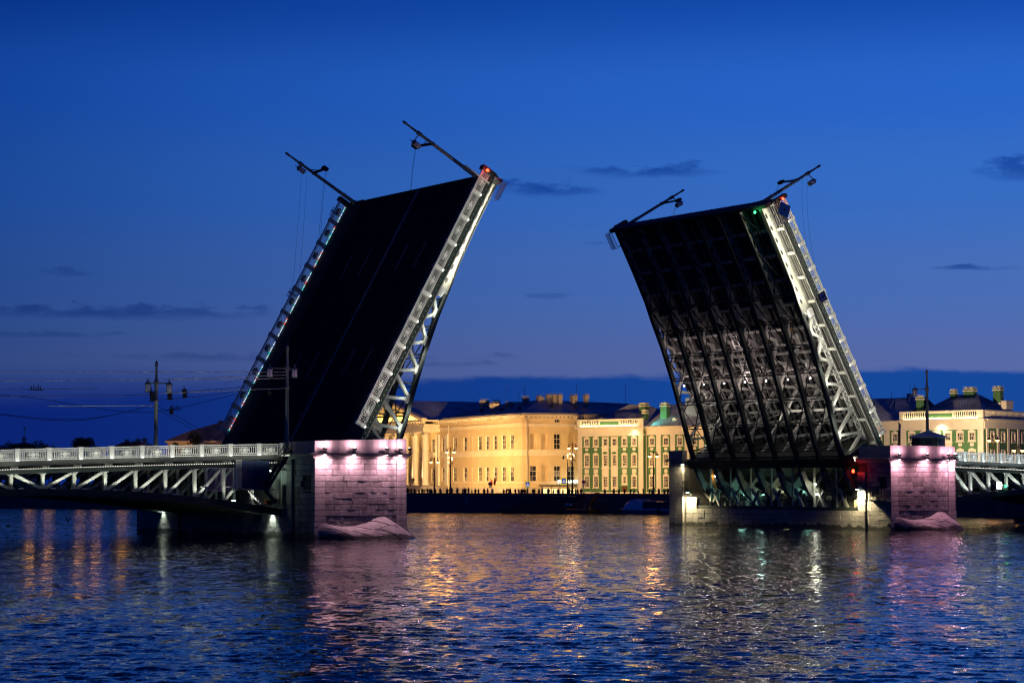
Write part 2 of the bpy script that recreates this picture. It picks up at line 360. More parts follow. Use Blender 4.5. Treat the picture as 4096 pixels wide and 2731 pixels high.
# ------------------------------------------------------------------ river
def build_water():
    def spaced(lo, hi, c, d0, g, far):
        out = [c]; x = c; d = d0
        def step(x): q = abs(x - c); return d0 + min(q, 85) * g + max(0, q - 85) * .2
        while x < hi: x += step(x); out.append(x)
        x = c; neg = []
        while x > lo: x -= step(x); neg.append(x)
        return np.array(neg[::-1] + out)
    xs = spaced(-1500, 1500, 0.0, .16, .0060, 60)
    ys = []; y = 30.0
    while y < 620: ys.append(y); y += .12 + max(0, y - 50) * .0042
    ys = np.array(ys)
    X, Y = np.meshgrid(xs, ys)
    SX = np.gradient(xs)[None, :] * np.ones_like(Y); SY = np.gradient(ys)[:, None] * np.ones_like(X)
    rng = np.random.RandomState(3)
    Z = np.zeros_like(X)
    # gusty modulation so that calm and rough patches alternate
    gust = .80 + .42 * np.sin(X * .021 + Y * .013 + 1.0) * np.sin(Y * .031 - X * .009 + .4) + .18 * np.sin(X * .07 - Y * .05)
    for i in range(110):
        lam = .32 * (1.7 / .32) ** (rng.rand() ** 1.15)
        th = rng.normal(1.25, .62) if i % 3 else rng.rand() * 6.28
        k = 2 * np.pi / lam; kx, ky = k * math.cos(th), k * math.sin(th)
        amp = .0026 * lam ** .95 * (.6 + .8 * rng.rand())
        att = np.clip(lam / (2.6 * np.abs(SX * math.cos(th)) + 2.6 * np.abs(SY * math.sin(th)) + 1e-6) - .6, 0, 1)
        ph = rng.rand() * 6.28 + .9 * np.sin(X * .05 * rng.rand() + rng.rand() * 6) + .9 * np.sin(Y * .05 * rng.rand() + rng.rand() * 6)
        sn = np.sin(kx * X + ky * Y + ph)
        Z += att * amp * (sn + .25 * (sn * sn - .5))
    Z *= gust
    nx, ny = len(xs), len(ys)
    co = np.stack([X, Y, Z], -1).reshape(-1, 3).astype(np.float32)
    idx = np.arange(nx * ny).reshape(ny, nx)
    q = np.stack([idx[:-1, :-1], idx[:-1, 1:], idx[1:, 1:], idx[1:, :-1]], -1).reshape(-1, 4)
    me = bpy.data.meshes.new('water'); me.vertices.add(len(co)); me.vertices.foreach_set('co', co.ravel())
    me.loops.add(q.size); me.loops.foreach_set('vertex_index', q.ravel().astype(np.int32))
    me.polygons.add(len(q)); me.polygons.foreach_set('loop_start', np.arange(0, q.size, 4, dtype=np.int32))
    me.polygons.foreach_set('use_smooth', np.ones(len(q), bool)); me.update(); me.validate()
    m = bpy.data.materials.new('river_water'); m.use_nodes = True; nt = m.node_tree; b = nt.nodes['Principled BSDF']
    b.inputs['Base Color'].default_value = (.0015, .005, .016, 1); b.inputs['Roughness'].default_value = .05; b.inputs['IOR'].default_value = 1.333
    g = nt.nodes.new('ShaderNodeNewGeometry')
    # gusts: calmer and rougher lanes of water
    gm = nt.nodes.new('ShaderNodeMapping'); gm.inputs['Scale'].default_value = (.018, .055, 1); gm.inputs['Rotation'].default_value = (0, 0, .25); nt.links.new(g.outputs['Position'], gm.inputs[0])
    gn = nt.nodes.new('ShaderNodeTexNoise'); gn.inputs['Scale'].default_value = 1.0; gn.inputs['Detail'].default_value = 4; nt.links.new(gm.outputs[0], gn.inputs['Vector'])
    gr = nt.nodes.new('ShaderNodeMapRange'); gr.inputs[1].default_value = .35; gr.inputs[2].default_value = .65; gr.inputs[3].default_value = .55; gr.inputs[4].default_value = 1.35; nt.links.new(gn.outputs['Fac'], gr.inputs[0])
    # small ripples tilt the normal point by point, so that they also glitter far away
    acc = g.outputs['Normal']
    for sc, am, stx in ((1.2, .40, (1, .6, 1)), (3.2, .50, (1, .7, 1)), (9.0, .36, (1, .9, 1))):
        mp = nt.nodes.new('ShaderNodeMapping'); mp.inputs['Scale'].default_value = stx; nt.links.new(g.outputs['Position'], mp.inputs[0])
        no = nt.nodes.new('ShaderNodeTexNoise'); no.inputs['Scale'].default_value = sc; no.inputs['Detail'].default_value = 2; no.inputs['Distortion'].default_value = .3
        nt.links.new(mp.outputs[0], no.inputs['Vector'])
        v1 = nt.nodes.new('ShaderNodeVectorMath'); v1.operation = 'SUBTRACT'; nt.links.new(no.outputs['Color'], v1.inputs[0]); v1.inputs[1].default_value = (.5, .5, .5)
        v2 = nt.nodes.new('ShaderNodeVectorMath'); v2.operation = 'MULTIPLY'; nt.links.new(v1.outputs[0], v2.inputs[0]); v2.inputs[1].default_value = (am, am, 0)
        vs = nt.nodes.new('ShaderNodeVectorMath'); vs.operation = 'SCALE'; nt.links.new(v2.outputs[0], vs.inputs[0]); nt.links.new(gr.outputs[0], vs.inputs['Scale'])
        v3 = nt.nodes.new('ShaderNodeVectorMath'); v3.operation = 'ADD'; nt.links.new(acc, v3.inputs[0]); nt.links.new(vs.outputs[0], v3.inputs[1]); acc = v3.outputs[0]
    v4 = nt.nodes.new('ShaderNodeVectorMath'); v4.operation = 'NORMALIZE'; nt.links.new(acc, v4.inputs[0])
    nt.links.new(v4.outputs[0], b.inputs['Normal'])
    me.materials.append(m)
    struct(put('water', me))
build_water()

# ------------------------------------------------------------------ far bank ground
def bank_ground():
    m = MB(); a = QW(-900, 1.2, GZ); b_ = QW(900, 1.2, GZ)
    p = [QW(-900, 1.2, GZ), QW(900, 1.2, GZ), QW(3000, 2600, GZ), QW(-3000, 2600, GZ)]
    m.face(p)
    # body of the bank under the street
    q = [QW(-900, 1.2, -3), QW(900, 1.2, -3)]
    m.face([q[0], q[1], p[1], p[0]])
    struct(m.build('ground', M['ground']))
    m = MB(); m.face([QW(-300, 10.0, GZ + .006), QW(330, 10.0, GZ + .006), QW(330, 26, GZ + .006), QW(-300, 26, GZ + .006)])
    struct(m.build('road', M['asphalt']))
    m = MB()
    m.hexa([QW(-300, 9.6, GZ), QW(330, 9.6, GZ), QW(330, 10.0, GZ), QW(-300, 10.0, GZ), QW(-300, 9.6, GZ + .14), QW(330, 9.6, GZ + .14), QW(330, 10.0, GZ + .14), QW(-300, 10.0, GZ + .14)])
    struct(m.build('kerb', M['walk']))
bank_ground()

# shared stone block: a cube with worn edges, scaled per stone
def block_mesh(name, m, bev=.05):
    bm = bmesh.new(); bmesh.ops.create_cube(bm, size=1)
    bmesh.ops.bevel(bm, geom=list(bm.edges), offset=bev, segments=1, affect='EDGES')
    me = bpy.data.meshes.new(name); bm.to_mesh(me); bm.free(); me.materials.append(m); return me
BLK = block_mesh('stone_block', M['granite']); BLKS = block_mesh('smooth_block', M['granite_s'], .03)
BLKE = block_mesh('quay_block', M['embank'], .03)
def block(parent, c, size, rz=0.0, me=None, name='stone'):
    return put(name, me or BLK, parent, c, (0, 0, rz), size)

# ------------------------------------------------------------------ quay wall across the river
def quay_wall():
    r = thing('embankment_wall', 'long dark granite embankment wall across the river below the lit museums', 'wall', QW(60, 0, 0), (0, 0, QA))
    m = MB(); m.box(-420, 250, .25, 1.25, -2, 3.32); m.build('core', M['embank'], r)
    m = MB(); m.box(-420, 250, .06, 1.3, 3.32, 3.50); m.build('coping', M['embank'], r)
    m = MB(); m.box(-420, 250, .12, .25, 2.55, 2.75); m.build('string_course', M['embank'], r)
    m = MB(); m.box(-420, 250, -.35, .25, -1, .42); m.build('footing', M['embank'], r)
    # stones on the stretch between the piers
    h = [.42, .98, 1.52, 2.05, 2.55]
    for ci in range(4):
        u = 38.0 + (ci % 2) * 1.1
        while u < 122:
            L = 2.1 + random.random() * .5
            if ci == 3 and abs(u - 68) < 2: pass
            block(r, (u + L / 2, .19 + random.uniform(-.012, .012), (h[ci] + h[ci + 1]) / 2), (L - .04, .13, h[ci + 1] - h[ci] - .04), 0, BLKE)
            u += L
    m = MB(); m.lathe([(0, 0), (.62, 0), (.66, .06), (.5, .12), (.3, .14), (0, .15)], n=18)
    o = m.build('round_medallion', M['granite_s'], r, True); o.location = (69.2, .14, 2.25); o.rotation_euler = (rad(90), 0, 0); o.scale = (.9, 1.25, 1)
quay_wall()

# ------------------------------------------------------------------ railing pieces shared by all spans
def rail_meshes():
    L = 2.58
    m = MB()
    m.box(0, L, -.05, .05, .05, .13); m.box(0, L, -.04, .04, .235, .28); m.box(0, L, -.09, .09, 1.00, 1.10); m.box(0, L, -.035, .035, .83, .89)
    n = 14
    for i in range(n):                                  # ring ornaments under the handrail and above the foot rail
        x = (i + .5) * L / n
        m.lathe([(.04, -.02), (.04, .02)], (x, 0, .945), 6)
        m.box(x - .02, x + .02, -.02, .02, .13, .235)
    nb = 12
    for i in range(nb):
        x = (i + .5) * L / nb
        if abs(x - L / 2) < .42: continue
        m.box(x - .028, x + .028, -.025, .025, .28, .83)
    panel = m.mesh('railing_panel', M['rail'])
    m = MB()
    hx = [(-.48, 0), (-.30, -.27), (.30, -.27), (.48, 0), (.30, .27), (-.30, .27)]
    m.prism(hx, -.075, .075)
    m.prism([(x * .86, z * .84) for x, z in hx], -.088, .088, mi=1)
    star = []
    for i in range(10):
        a = math.pi / 2 + i * math.pi / 5; rr = .155 if i % 2 == 0 else .065; star.append((rr * math.cos(a), rr * math.sin(a)))
    ring = [(.2 * math.cos(i * math.pi / 8), .2 * math.sin(i * math.pi / 8)) for i in range(16)]
    m.prism(ring, -.115, .115); m.prism(star, -.145, .145)
    for sx in (-1, 1):                                  # crossed ribbons either side of the star
        m.beam((sx * .20, -.10, .02), (sx * .40, -.10, .10), .03, .05); m.beam((sx * .20, -.10, -.04), (sx * .40, -.10, .02), .03, .05)
    med = m.mesh('medallion', [M['rail'], M['steel_m']])
    m = MB()
    m.box(-.20, .20, -.14, .14, 0, 1.06); m.box(-.24, .24, -.18, .18, 1.06, 1.16); m.box(-.23, .23, -.17, .17, 0, .12)
    post = m.mesh('railing_post', M['rail'])
    m = MB(); m.prism([(-.12, .72), (-.13, .52), (0, .34), (.13, .52), (.12, .72)], -.19, .19); m.lathe([(.10, -.19), (.10, .19)], (0, 0, 0), 8)
    m2 = MB(); m2.prism([(-.12, .72), (-.13, .52), (0, .34), (.13, .52), (.12, .72)], -.19, .19); m2.box(-.10, .10, -.17, .17, .82, .98)
    orn = m2.mesh('shield', M['rail'])
    m = MB(); m.box(-.07, .07, -.30, -.18, .02, .10); lamp = m.mesh('post_lamp', E_['white'])
    return panel, med, post, orn, lamp
PANEL, MEDAL, POST, SHIELD, PLAMP = rail_meshes()
def railing(parent, xs, y, zf, lamps=False, rot=0.0, back=False):
    """posts at xs with a panel between each pair; zf gives the level"""
    for x in xs:
        p = put('railing_post', POST, parent, (x, y, zf(x)))
        put('shield', SHIELD, p)
        if lamps: put('post_lamp', PLAMP, p, rot=(0, 0, rad(180) if back else 0))
    for a, b in zip(xs[:-1], xs[1:]):
        L = b - a - .42
        za, zb = zf(a), zf(b)
        o = put('railing_panel', PANEL, parent, (a + .21, y, za + (zb - za) * .07), (0, -math.atan2(zb - za, b - a), 0), (L / 2.58, 1, 1))
        put('medallion', MEDAL, o, (1.29, 0, .555), None, (2.58 / L, 1, 1))

# ------------------------------------------------------------------ raised leaves
AL = rad(60.6); LW = 30.3
def prof(s):    # underside of a leaf girder below the footway
    pts = [(-6, -5.6), (1, -5.40), (5, -4.78), (9, -3.9), (13, -3.12), (17, -2.55), (19.5, -2.34), (21, -2.2), (23, -1.95), (27, -1.78), (33, -1.7)]
    for (a, ta), (b, tb) in zip(pts[:-1], pts[1:]):
        if s <= b: return ta + (tb - ta) * max(0, (s - a)) / (b - a)
    return pts[-1][1]
GY = [1.5 + 3.9 * k for k in range(8)]
PZ = [2.72] + [5.72 + 3.04 * k for k in range(9)] + [32.75]
def make_leaf(sg, base, rz, label):
    r = thing('bridge_leaf', label, 'bridge leaf', BW(*base), (0, 0, 0), 'raised leaves of the bridge')
    r.rotation_euler = (Matrix.Rotation(TH + rz, 3, 'Z') @ Matrix.Rotation(-AL, 3, 'Y')).to_euler()
    Yv = lambda y: sg * y
    def bx(m, s0, s1, y0, y1, t0, t1, mi=0): m.box(s0, s1, Yv(y0), Yv(y1), t0, t1, mi)
    m = MB(); bx(m, .3, 33, 3.4, 26.9, -.36, -.12); m.build('road_deck', M['asphalt'], r)
    for a, b in ((0.02, 3.4), (26.9, LW - .02)):
        m = MB(); bx(m, .3, 33, a, b, -.34, -.01); m.build('footway', M['walk'], r)
        m = MB(); k = 3.4 if a < 5 else 26.9
        bx(m, .3, 33.01, k - .12, k + .12, -.12, .05); m.build('kerb', M['walk'], r)
    for y in (-.13, LW):
        m = MB(); bx(m, .3, 33.02, y, y + .13, -.44, .02); m.build('fascia', M['steel_d'], r)
    for y in (7.0, 10.75, 18.6, 22.45):
        for s0 in (9.25, 22.1):
            m = MB(); bx(m, s0, s0 + 3.25, y - .06, y + .06, -.119, -.112); m.build('lane_marking', M['paint'], r)
    for y in (14.58, 14.86):
        m = MB(); bx(m, .5, 32.9, y - .06, y + .06, -.119, -.112); m.build('lane_marking', M['paint'], r)
    # girders
    S1 = [-1, 1, 3, 5, 7, 9, 11, 13, 15, 17, 19.5]; S2 = [19.5, 21, 23, 25, 27, 30, 32.6]
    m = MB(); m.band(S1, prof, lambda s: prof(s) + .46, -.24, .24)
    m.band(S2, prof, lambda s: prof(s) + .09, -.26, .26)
    chord = m.mesh('bottom_chord', M['steel_d'])  # shade put into the chord colour; same steel as the diagonals
    m = MB(); m.box(-.5, 32.6, -.22, .22, -.86, -.50); top = m.mesh('top_chord', M['steel_m'])
    m = MB(); m.band(S2, lambda s: prof(s) + .08, lambda s: -.85, -.05, .05)
    for s in (19.62, 21.6, 24.64, 27.68, 30.7, 32.5): m.box(s - .05, s + .05, -.16, .16, prof(s) + .09, -.86)
    web = m.mesh('web_plate', M['steel'])
    diag = []
    tops = [3.7 + 3.04 * k for k in range(6)]; bots = [2.1 + 3.04 * k for k in range(6)]
    def gpt(s, up): return (s, 0, -.80) if up else (s, 0, prof(s) + .40)
    for k in range(6):
        for (a, ua, b, ub) in ((bots[k], False, tops[k], True), (tops[k], True, bots[k] + 3.04, False)):
            if b > 19.8: b = 19.6
            m = MB(); m.beam(gpt(a, ua), gpt(b, ub), .30, .34, (0, 1, 0)); diag.append(m.mesh('diagonal', M['steel']))
    ovm = MB(); ovm.prism([(.34 * math.cos(t * math.pi / 8), .13 * math.sin(t * math.pi / 8)) for t in range(16)], -.062, .062); ovm = ovm.mesh('manhole', M['black'])
    # tail of each girder: drops into the pier and kicks back
    tail = MB()
    tp = [(1.0, -5.15), (-.8, -5.25), (-1.7, -5.2), (-4.4, -4.3)]
    for a, b in zip(tp[:-1], tp[1:]): tail.beam((a[0], 0, a[1]), (b[0], 0, b[1]), .62, .58, (0, 1, 0))
    tail.beam((-1.7, 0, -5.2), (-1.0, 0, -2.2), .4, .4, (0, 1, 0)); tail.beam((-.4, 0, -5.1), (-3.9, 0, -2.6), .4, .45, (0, 1, 0))
    tailm = tail.mesh('tail_girder', M['steel_m'])
    gus = {}
    for k in range(6):
        for s_, up in ((tops[k], True), (bots[k], False)):
            m = MB(); t0 = -.86 if up else prof(s_) + .42; d_ = -1 if up else 1
            m.prism([(s_ - .55, t0), (s_ + .55, t0), (s_ + .30, t0 + d_ * .42), (s_ - .30, t0 + d_ * .42)], -.20, .20); gus[(k, up)] = m.mesh('gusset_plate', M['steel'])
    for gi, y in enumerate(GY):
        for g_ in gus.values(): put('gusset_plate', g_, r, (0, Yv(y), 0))
        put('bottom_chord', chord, r, (0, Yv(y), 0)); put('top_chord', top, r, (0, Yv(y), 0))
        put('web_plate', web, r, (0, Yv(y), 0))
        for d in diag: put('diagonal', d, r, (0, Yv(y), 0))
        put('tail_girder', tailm, r, (0, Yv(y), 0))
        s = 20.9
        while s < 32:
            put('manhole', ovm, r, (s, Yv(y), (prof(s) - .85) / 2), (0, rad(4), 0)); s += 1.52
    # floor beams, stringers, bracing
    m = MB(); m.box(-.09, .09, Yv(1.5), Yv(28.8), -.92, -.40); m.box(-.16, .16, Yv(1.5), Yv(28.8), -.97, -.92); fb = m.mesh('floor_beam', M['steel'])
    for k in range(11): put('floor_beam', fb, r, (2.2 + 3.04 * k, 0, 0))
    m = MB()
    for k in range(24):
        y = 2.3 + k * 1.13; bx(m, .4, 32.6, y - .07, y + .07, -.66, -.36)
    tag(m.build('stringer', M['steel_m'], r), None, None, None, 'stuff')  # coloured darker than the floor beams to imitate underside shade
    for k in range(7):
        s = 3.6 + 3.04 * k; t = prof(s) + .30
        m = MB()
        m.beam((s - .16, Yv(1.5), t), (s - .16, Yv(28.8), t), .10, .10); m.beam((s + .16, Yv(1.5), t + .12), (s + .16, Yv(28.8), t + .12), .08, .08)
        m.build('sway_rod', M['steel_d'], r)
        m = MB()
        for g0, g1 in zip(GY[:-1], GY[1:]):
            m.beam((s, Yv(g0), t), (s, Yv(g1), -.8), .11, .11); m.beam((s, Yv(g1), t), (s, Yv(g0), -.8), .11, .11)
        m.build('sway_bracing', M['steel_m'], r)
    for k in range(5):
        s0 = 3.6 + 6.08 * k; s1 = min(s0 + 6.08, 32.3)
        m = MB()
        for g0, g1 in zip(GY[:-1], GY[1:]):
            m.beam((s0, Yv(g0), prof(s0) + .25), (s1, Yv(g1), prof(s1) + .25), .09, .09); m.beam((s0, Yv(g1), prof(s0) + .3), (s1, Yv(g0), prof(s1) + .3), .09, .09)
        m.build('lateral_bracing', M['steel_d'], r)
    # maintenance gantry, cables and pipes hung under the deck
    rc = random.Random(9)
    m = MB()
    for y in (13.9, 15.9):
        for t in (-1.5, -2.3): m.beam((8.6, Yv(y), t), (17.2, Yv(y), t + .5), .09, .10)
        for i in range(8): s = 8.6 + i * 1.2; m.beam((s, Yv(y), -1.5 + i * .07), (s + .5, Yv(y), -2.3 + i * .07), .07, .08)
    for i in range(7): s = 8.6 + i * 1.4; m.beam((s, Yv(13.9), -2.3 + i * .08), (s, Yv(15.9), -2.3 + i * .08), .07, .09)
    m.build('maintenance_gantry', M['rail'], r)
    for k in range(9):
        y = rc.uniform(2.2, 28); s0 = rc.uniform(2.5, 9); s1 = rc.uniform(15, 26); t0 = rc.uniform(-1.9, -1.0); dy = rc.uniform(-.8, .8)
        m = MB(); n = 7
        for i in range(n):
            a, b = i / n, (i + 1) / n; f = lambda q: (s0 + (s1 - s0) * q, Yv(y + dy * q), t0 - .35 * math.sin(math.pi * q))
            m.cyl(f(a), f(b), .05, n=5)
        m.build('service_cable', rc.choice((M['steel_d'], M['rail'], M['steel_m'])), r)
    for k in range(16):
        y = rc.uniform(2.2, 28); s = rc.uniform(3, 18); m = MB(); w, l = rc.uniform(.2, .5), rc.uniform(.4, 1.1)
        m.box(s, s + l, Yv(y), Yv(y + w), -1.3, -.97); m.build('junction_box', rc.choice((M['rail'], M['steel_m'], M['rust'])), r)
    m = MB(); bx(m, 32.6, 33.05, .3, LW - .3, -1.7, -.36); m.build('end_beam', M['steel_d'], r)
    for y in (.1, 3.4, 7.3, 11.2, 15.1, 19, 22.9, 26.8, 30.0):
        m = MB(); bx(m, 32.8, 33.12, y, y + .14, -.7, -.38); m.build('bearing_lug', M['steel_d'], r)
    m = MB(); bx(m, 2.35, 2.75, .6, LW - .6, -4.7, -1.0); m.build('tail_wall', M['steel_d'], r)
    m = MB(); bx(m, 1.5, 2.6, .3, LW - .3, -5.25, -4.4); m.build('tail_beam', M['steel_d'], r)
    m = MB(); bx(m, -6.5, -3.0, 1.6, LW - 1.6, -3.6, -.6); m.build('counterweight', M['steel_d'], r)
    # footway brackets and edge beam
    m = MB(); m.box(-.13, .13, Yv(.05), Yv(1.3), -.72, -.46); m.box(-.16, .16, Yv(.05), Yv(1.3), -.76, -.72); br = m.mesh('footway_bracket', M['steel'])
    m = MB(); m.box(-.13, .13, Yv(29.0), Yv(30.25), -.72, -.46); brf = m.mesh('footway_bracket', M['steel'])
    for k in range(11): put('footway_bracket', br, r, (2.2 + 3.04 * k, 0, 0)); put('footway_bracket', brf, r, (2.2 + 3.04 * k, 0, 0))
    for y in (.12, 30.1):
        m = MB(); bx(m, .6, 32.8, y - .05, y + .07, -.66, -.44); m.build('edge_beam', M['steel'], r)
    for y in (.55, .95): 
        m = MB(); bx(m, .6, 32.8, y - .05, y + .05, -.56, -.36); m.build('service_pipe', M['steel_m'], r)
    # railings
    zf = lambda s: 0.0
    railing(r, PZ, Yv(.12), zf, True, back=sg < 0); railing(r, PZ, Yv(LW - .14), zf, False)
    cols = [E_['led0'], E_['led1'], E_['led2'], E_['led3']]
    rnd = random.Random(5)
    m = MB()
    for a, b in zip(PZ[:-1], PZ[1:]):
        n = int((b - a - .5) / .185)
        for i in range(n):
            s = a + .3 + i * .185
            m.box(s - .045, s + .045, Yv(LW - .30), Yv(LW - .36), .10, .18, rnd.choice((0, 0, 0, 1, 1, 2, 3)))
    tag(m.build('led_strip', cols, r), None, None, None, 'stuff')
    m = MB()
    for i in range(52):
        s = 1.0 + i * .61; m.box(s - .025, s + .025, Yv(-.135), Yv(-.165), -.22, -.17, 0)
    tag(m.build('fascia_lights', [E_['ledg']], r), None, None, None, 'stuff')
    # inspection balconies at the free end
    for y0, y1 in ((-1.0, -.14), (LW + .14, LW + 1.0)):
        m = MB(); yo = y0 if y0 < 0 else y1; yi = y1 if y0 < 0 else y0
        for i in range(5): bx(m, 30.4, 32.5, y0 + i * .2, y0 + .05 + i * .2, -1.60, -1.56)
        for t in (-.62, -1.05): bx(m, 30.4, 32.5, yo - .025, yo + .025, t, t + .05)
        for i in range(12): bx(m, 30.4 + i * .19, 30.43 + i * .19, yo - .02, yo + .02, -1.56, -.6)
        for s in (30.4, 32.46): bx(m, s, s + .04, y0, y1, -.62, -.58); bx(m, s, s + .05, yi - .03, yi + .03, -1.6, -.4)
        m.build('inspection_balcony', M['rail'], r)
    m = MB(); bx(m, 32.55, 33.0, -.2, .5, 0, 1.3); m.build('end_post', M['steel_d'], r)
    m = MB(); bx(m, 32.55, 33.0, LW - .5, LW + .2, 0, 1.3); m.build('end_post', M['steel_d'], r)
    return r
LB = (34.24, 0, 8.3); RB = (2 * 69.45 - 34.24, 0, 8.3)
leafL = make_leaf(1, LB, 0.0, 'raised left bridge leaf with its dark road surface and lane lines in view')
leafR = make_leaf(-1, RB, math.pi, 'raised right bridge leaf showing its open steel underside and girders')
S.view_layers[0].update()
bpy.context.view_layer.update()
def leafpt(leaf, s, Y, t):
    sg = 1 if leaf is leafL else -1
    return leaf.matrix_world @ Vector((s, sg * Y, t))
def leafdir(leaf, v):
    sg = 1 if leaf is leafL else -1
    return (leaf.matrix_world.to_3x3() @ Vector((v[0], sg * v[1], v[2]))).normalized()
def leaf_strip(leaf, s0, s1, Y, t, tgt, width, energy, col, name):
    """long fixture that lies along the leaf and shines towards tgt=(dY,dt)"""
    sg = 1 if leaf is leafL else -1
    d = bpy.data.lights.new(name, 'AREA'); d.shape = 'RECTANGLE'; d.size = s1 - s0; d.size_y = width; d.energy = energy; d.color = col
    o = bpy.data.objects.new(name, d); C.objects.link(o)
    zax = -leafdir(leaf, (0, tgt[0], tgt[1])); xax = leafdir(leaf, (1, 0, 0)); yax = zax.cross(xax)
    R = Matrix((xax, yax, zax)).transposed().to_4x4()
    o.matrix_world = Matrix.Translation(leafpt(leaf, (s0 + s1) / 2, Y, t)) @ R
    return o
# ------------------------------------------------------------------ piers
def arc_pts(xa, xb, y0, sag, n):
    c = (xb - xa) / 2; R = (c * c + sag * sag) / (2 * sag); cx = (xa + xb) / 2; cy = y0 - sag + R
    a0 = math.asin(c / R)
    out = []
    for i in range(n + 1):
        a = -a0 + 2 * a0 * i / n
        out.append((cx + R * math.sin(a), cy - R * math.cos(a), a))
    return out, R, cx, cy, a0
COURSE = [2.12 + .543 * i for i in range(11)]            # bed joints of the masonry
def make_pier(label, xa, xb, base, ztop_a, ztop_b, open_side, seed):
    """xa..xb: width of the near end along the bridge; open_side -1: machinery opening faces the channel on the left"""
    rnd = random.Random(seed)
    r = bthing('bridge_pier', label, 'bridge pier', base, 'granite piers of the bridge')
    bx0, by0, bz0 = base
    def L(x, y, z): return (x - bx0, y - by0, z - bz0)
    yF = -5.5; pw = 1.08
    fx0, fx1 = xa + pw, xb - pw
    # solid core behind the facing stones
    m = MB()
    arc, R, cx, cy, a0 = arc_pts(fx0, fx1, yF + .1, .95, 14)
    inner = [(x, y + .22) for x, y, a in arc]
    poly = [(xa + .1, yF + .12), (fx0, yF + .12)] + inner + [(fx1, yF + .12), (xb - .1, yF + .12), (xb - .1, -.2), (xa + .1, -.2)]
    m.prism(poly, -2.5, 7.6, 'z'); m.build('core', M['mortar'], r, off=base)
    top = MB(); top.prism([(xa + .3, yF + .5), (xb - .3, yF + .5), (xb - .3, 1.5), (xa + .3, 1.5)], 7.6, 8.25, 'z'); top.build('top_slab', M['granite_s'], r, off=base)
    # pilasters: one stone per course
    rows = [(-.7, .55), (.55, 1.12), (1.12, 1.60), (1.60, 2.12)] + list(zip(COURSE[:-1], COURSE[1:]))
    for (z0, z1) in rows:
        ex = .06 if z1 <= 2.13 else 0
        for x in (xa + pw / 2, xb - pw / 2):
            o = rnd.uniform(-.008, .008)
            block(r, L(x, yF + .3 + o, (z0 + z1) / 2), (pw + 2 * ex, .7 + 2 * ex, z1 - z0 - .034), 0, BLKS)
    # curved face between them
    for ri, (z0, z1) in enumerate(rows):
        n = [6, 6, 7, 7][ri] if ri < 4 else (5 if ri % 3 else 6)
        ws = [rnd.uniform(.75, 1.25) for _ in range(n)]
        if ri % 2: ws = [ws[0] * .5] + ws[1:] + [ws[0] * .6]
        tot = sum(ws); a = -a0
        for w in ws:
            da = 2 * a0 * w / tot; am = a + da / 2; wid = R * da
            o = rnd.uniform(-.025, .02) - (.05 if ri < 4 else 0)
            rr = R + o
            block(r, L(cx + (rr - .2) * math.sin(am), cy - (rr - .2) * math.cos(am), (z0 + z1) / 2), (wid - .034, .42, z1 - z0 - .034), am)
            a += da
    # cornice and parapet
    def zt(x): return ztop_a + (ztop_b - ztop_a) * (x - xa) / (xb - xa)
    path = [(xa - .02, -.2), (xa - .02, yF), (fx0, yF)] + [(x, y) for x, y, a in arc_pts(fx0, fx1, yF + .02, .95, 14)[0][1:-1]] + [(fx1, yF), (xb + .02, yF), (xb + .02, -.2)]
    def offset(path, d):
        out = []
        for i, (x, y) in enumerate(path):
            p0 = path[max(0, i - 1)]; p1 = path[min(len(path) - 1, i + 1)]
            tx, ty = p1[0] - p0[0], p1[1] - p0[1]; l = math.hypot(tx, ty); nx, ny = ty / l, -tx / l
            k = 1.25 if i in (1, len(path) - 2) else 1.0
            out.append((x + nx * d * k, y + ny * d * k))
        return out
    rings = []
    for d, z in ((.02, 7.50), (.12, 7.58), (.12, 7.70), (.34, 7.84), (.38, 8.02), (.05, 8.08), (-.7, 8.09), (-.7, 7.5)):
        rings.append([(x, y, z) for x, y in offset(path, d)])
    m = MB(); m.grid([[rg[i] for rg in rings] for i in range(len(path))]); m.build('cornice', M['granite_s'], r, off=base)
    pts = path
    def pst(x0, y0, x1, y1, za, zb, thick=.45):
        dx_, dy_ = x1 - x0, y1 - y0; l = math.hypot(dx_, dy_); nx, ny = -dy_ / l, dx_ / l
        ux, uy = dx_ / l * .006, dy_ / l * .006
        m = MB(); a = (x0 + ux, y0 + uy); b = (x1 - ux, y1 - uy); c = (b[0] + nx * thick, b[1] + ny * thick); d = (a[0] + nx * thick, a[1] + ny * thick)
        m.hexa([(*a, 8.085), (*b, 8.085), (*c, 8.085), (*d, 8.085), (*a, za), (*b, zb), (*c, zb), (*d, za)])
        m.build('parapet_stone', M['granite_s'], r, off=base)
    pst(xa, -.3, xa, yF, zt(xa) - .02, zt(xa) - .02); pst(xa, yF, fx0, yF, zt(xa), zt(fx0))
    A = arc_pts(fx0, fx1, yF + .02, .95, 12)[0]
    for i in range(12): pst(A[i][0], A[i][1], A[i + 1][0], A[i + 1][1], zt(A[i][0]), zt(A[i + 1][0]))
    pst(fx1, yF, xb, yF, zt(fx1), zt(xb)); pst(xb, yF, xb, -.3, zt(xb) - .02, zt(xb) - .02)
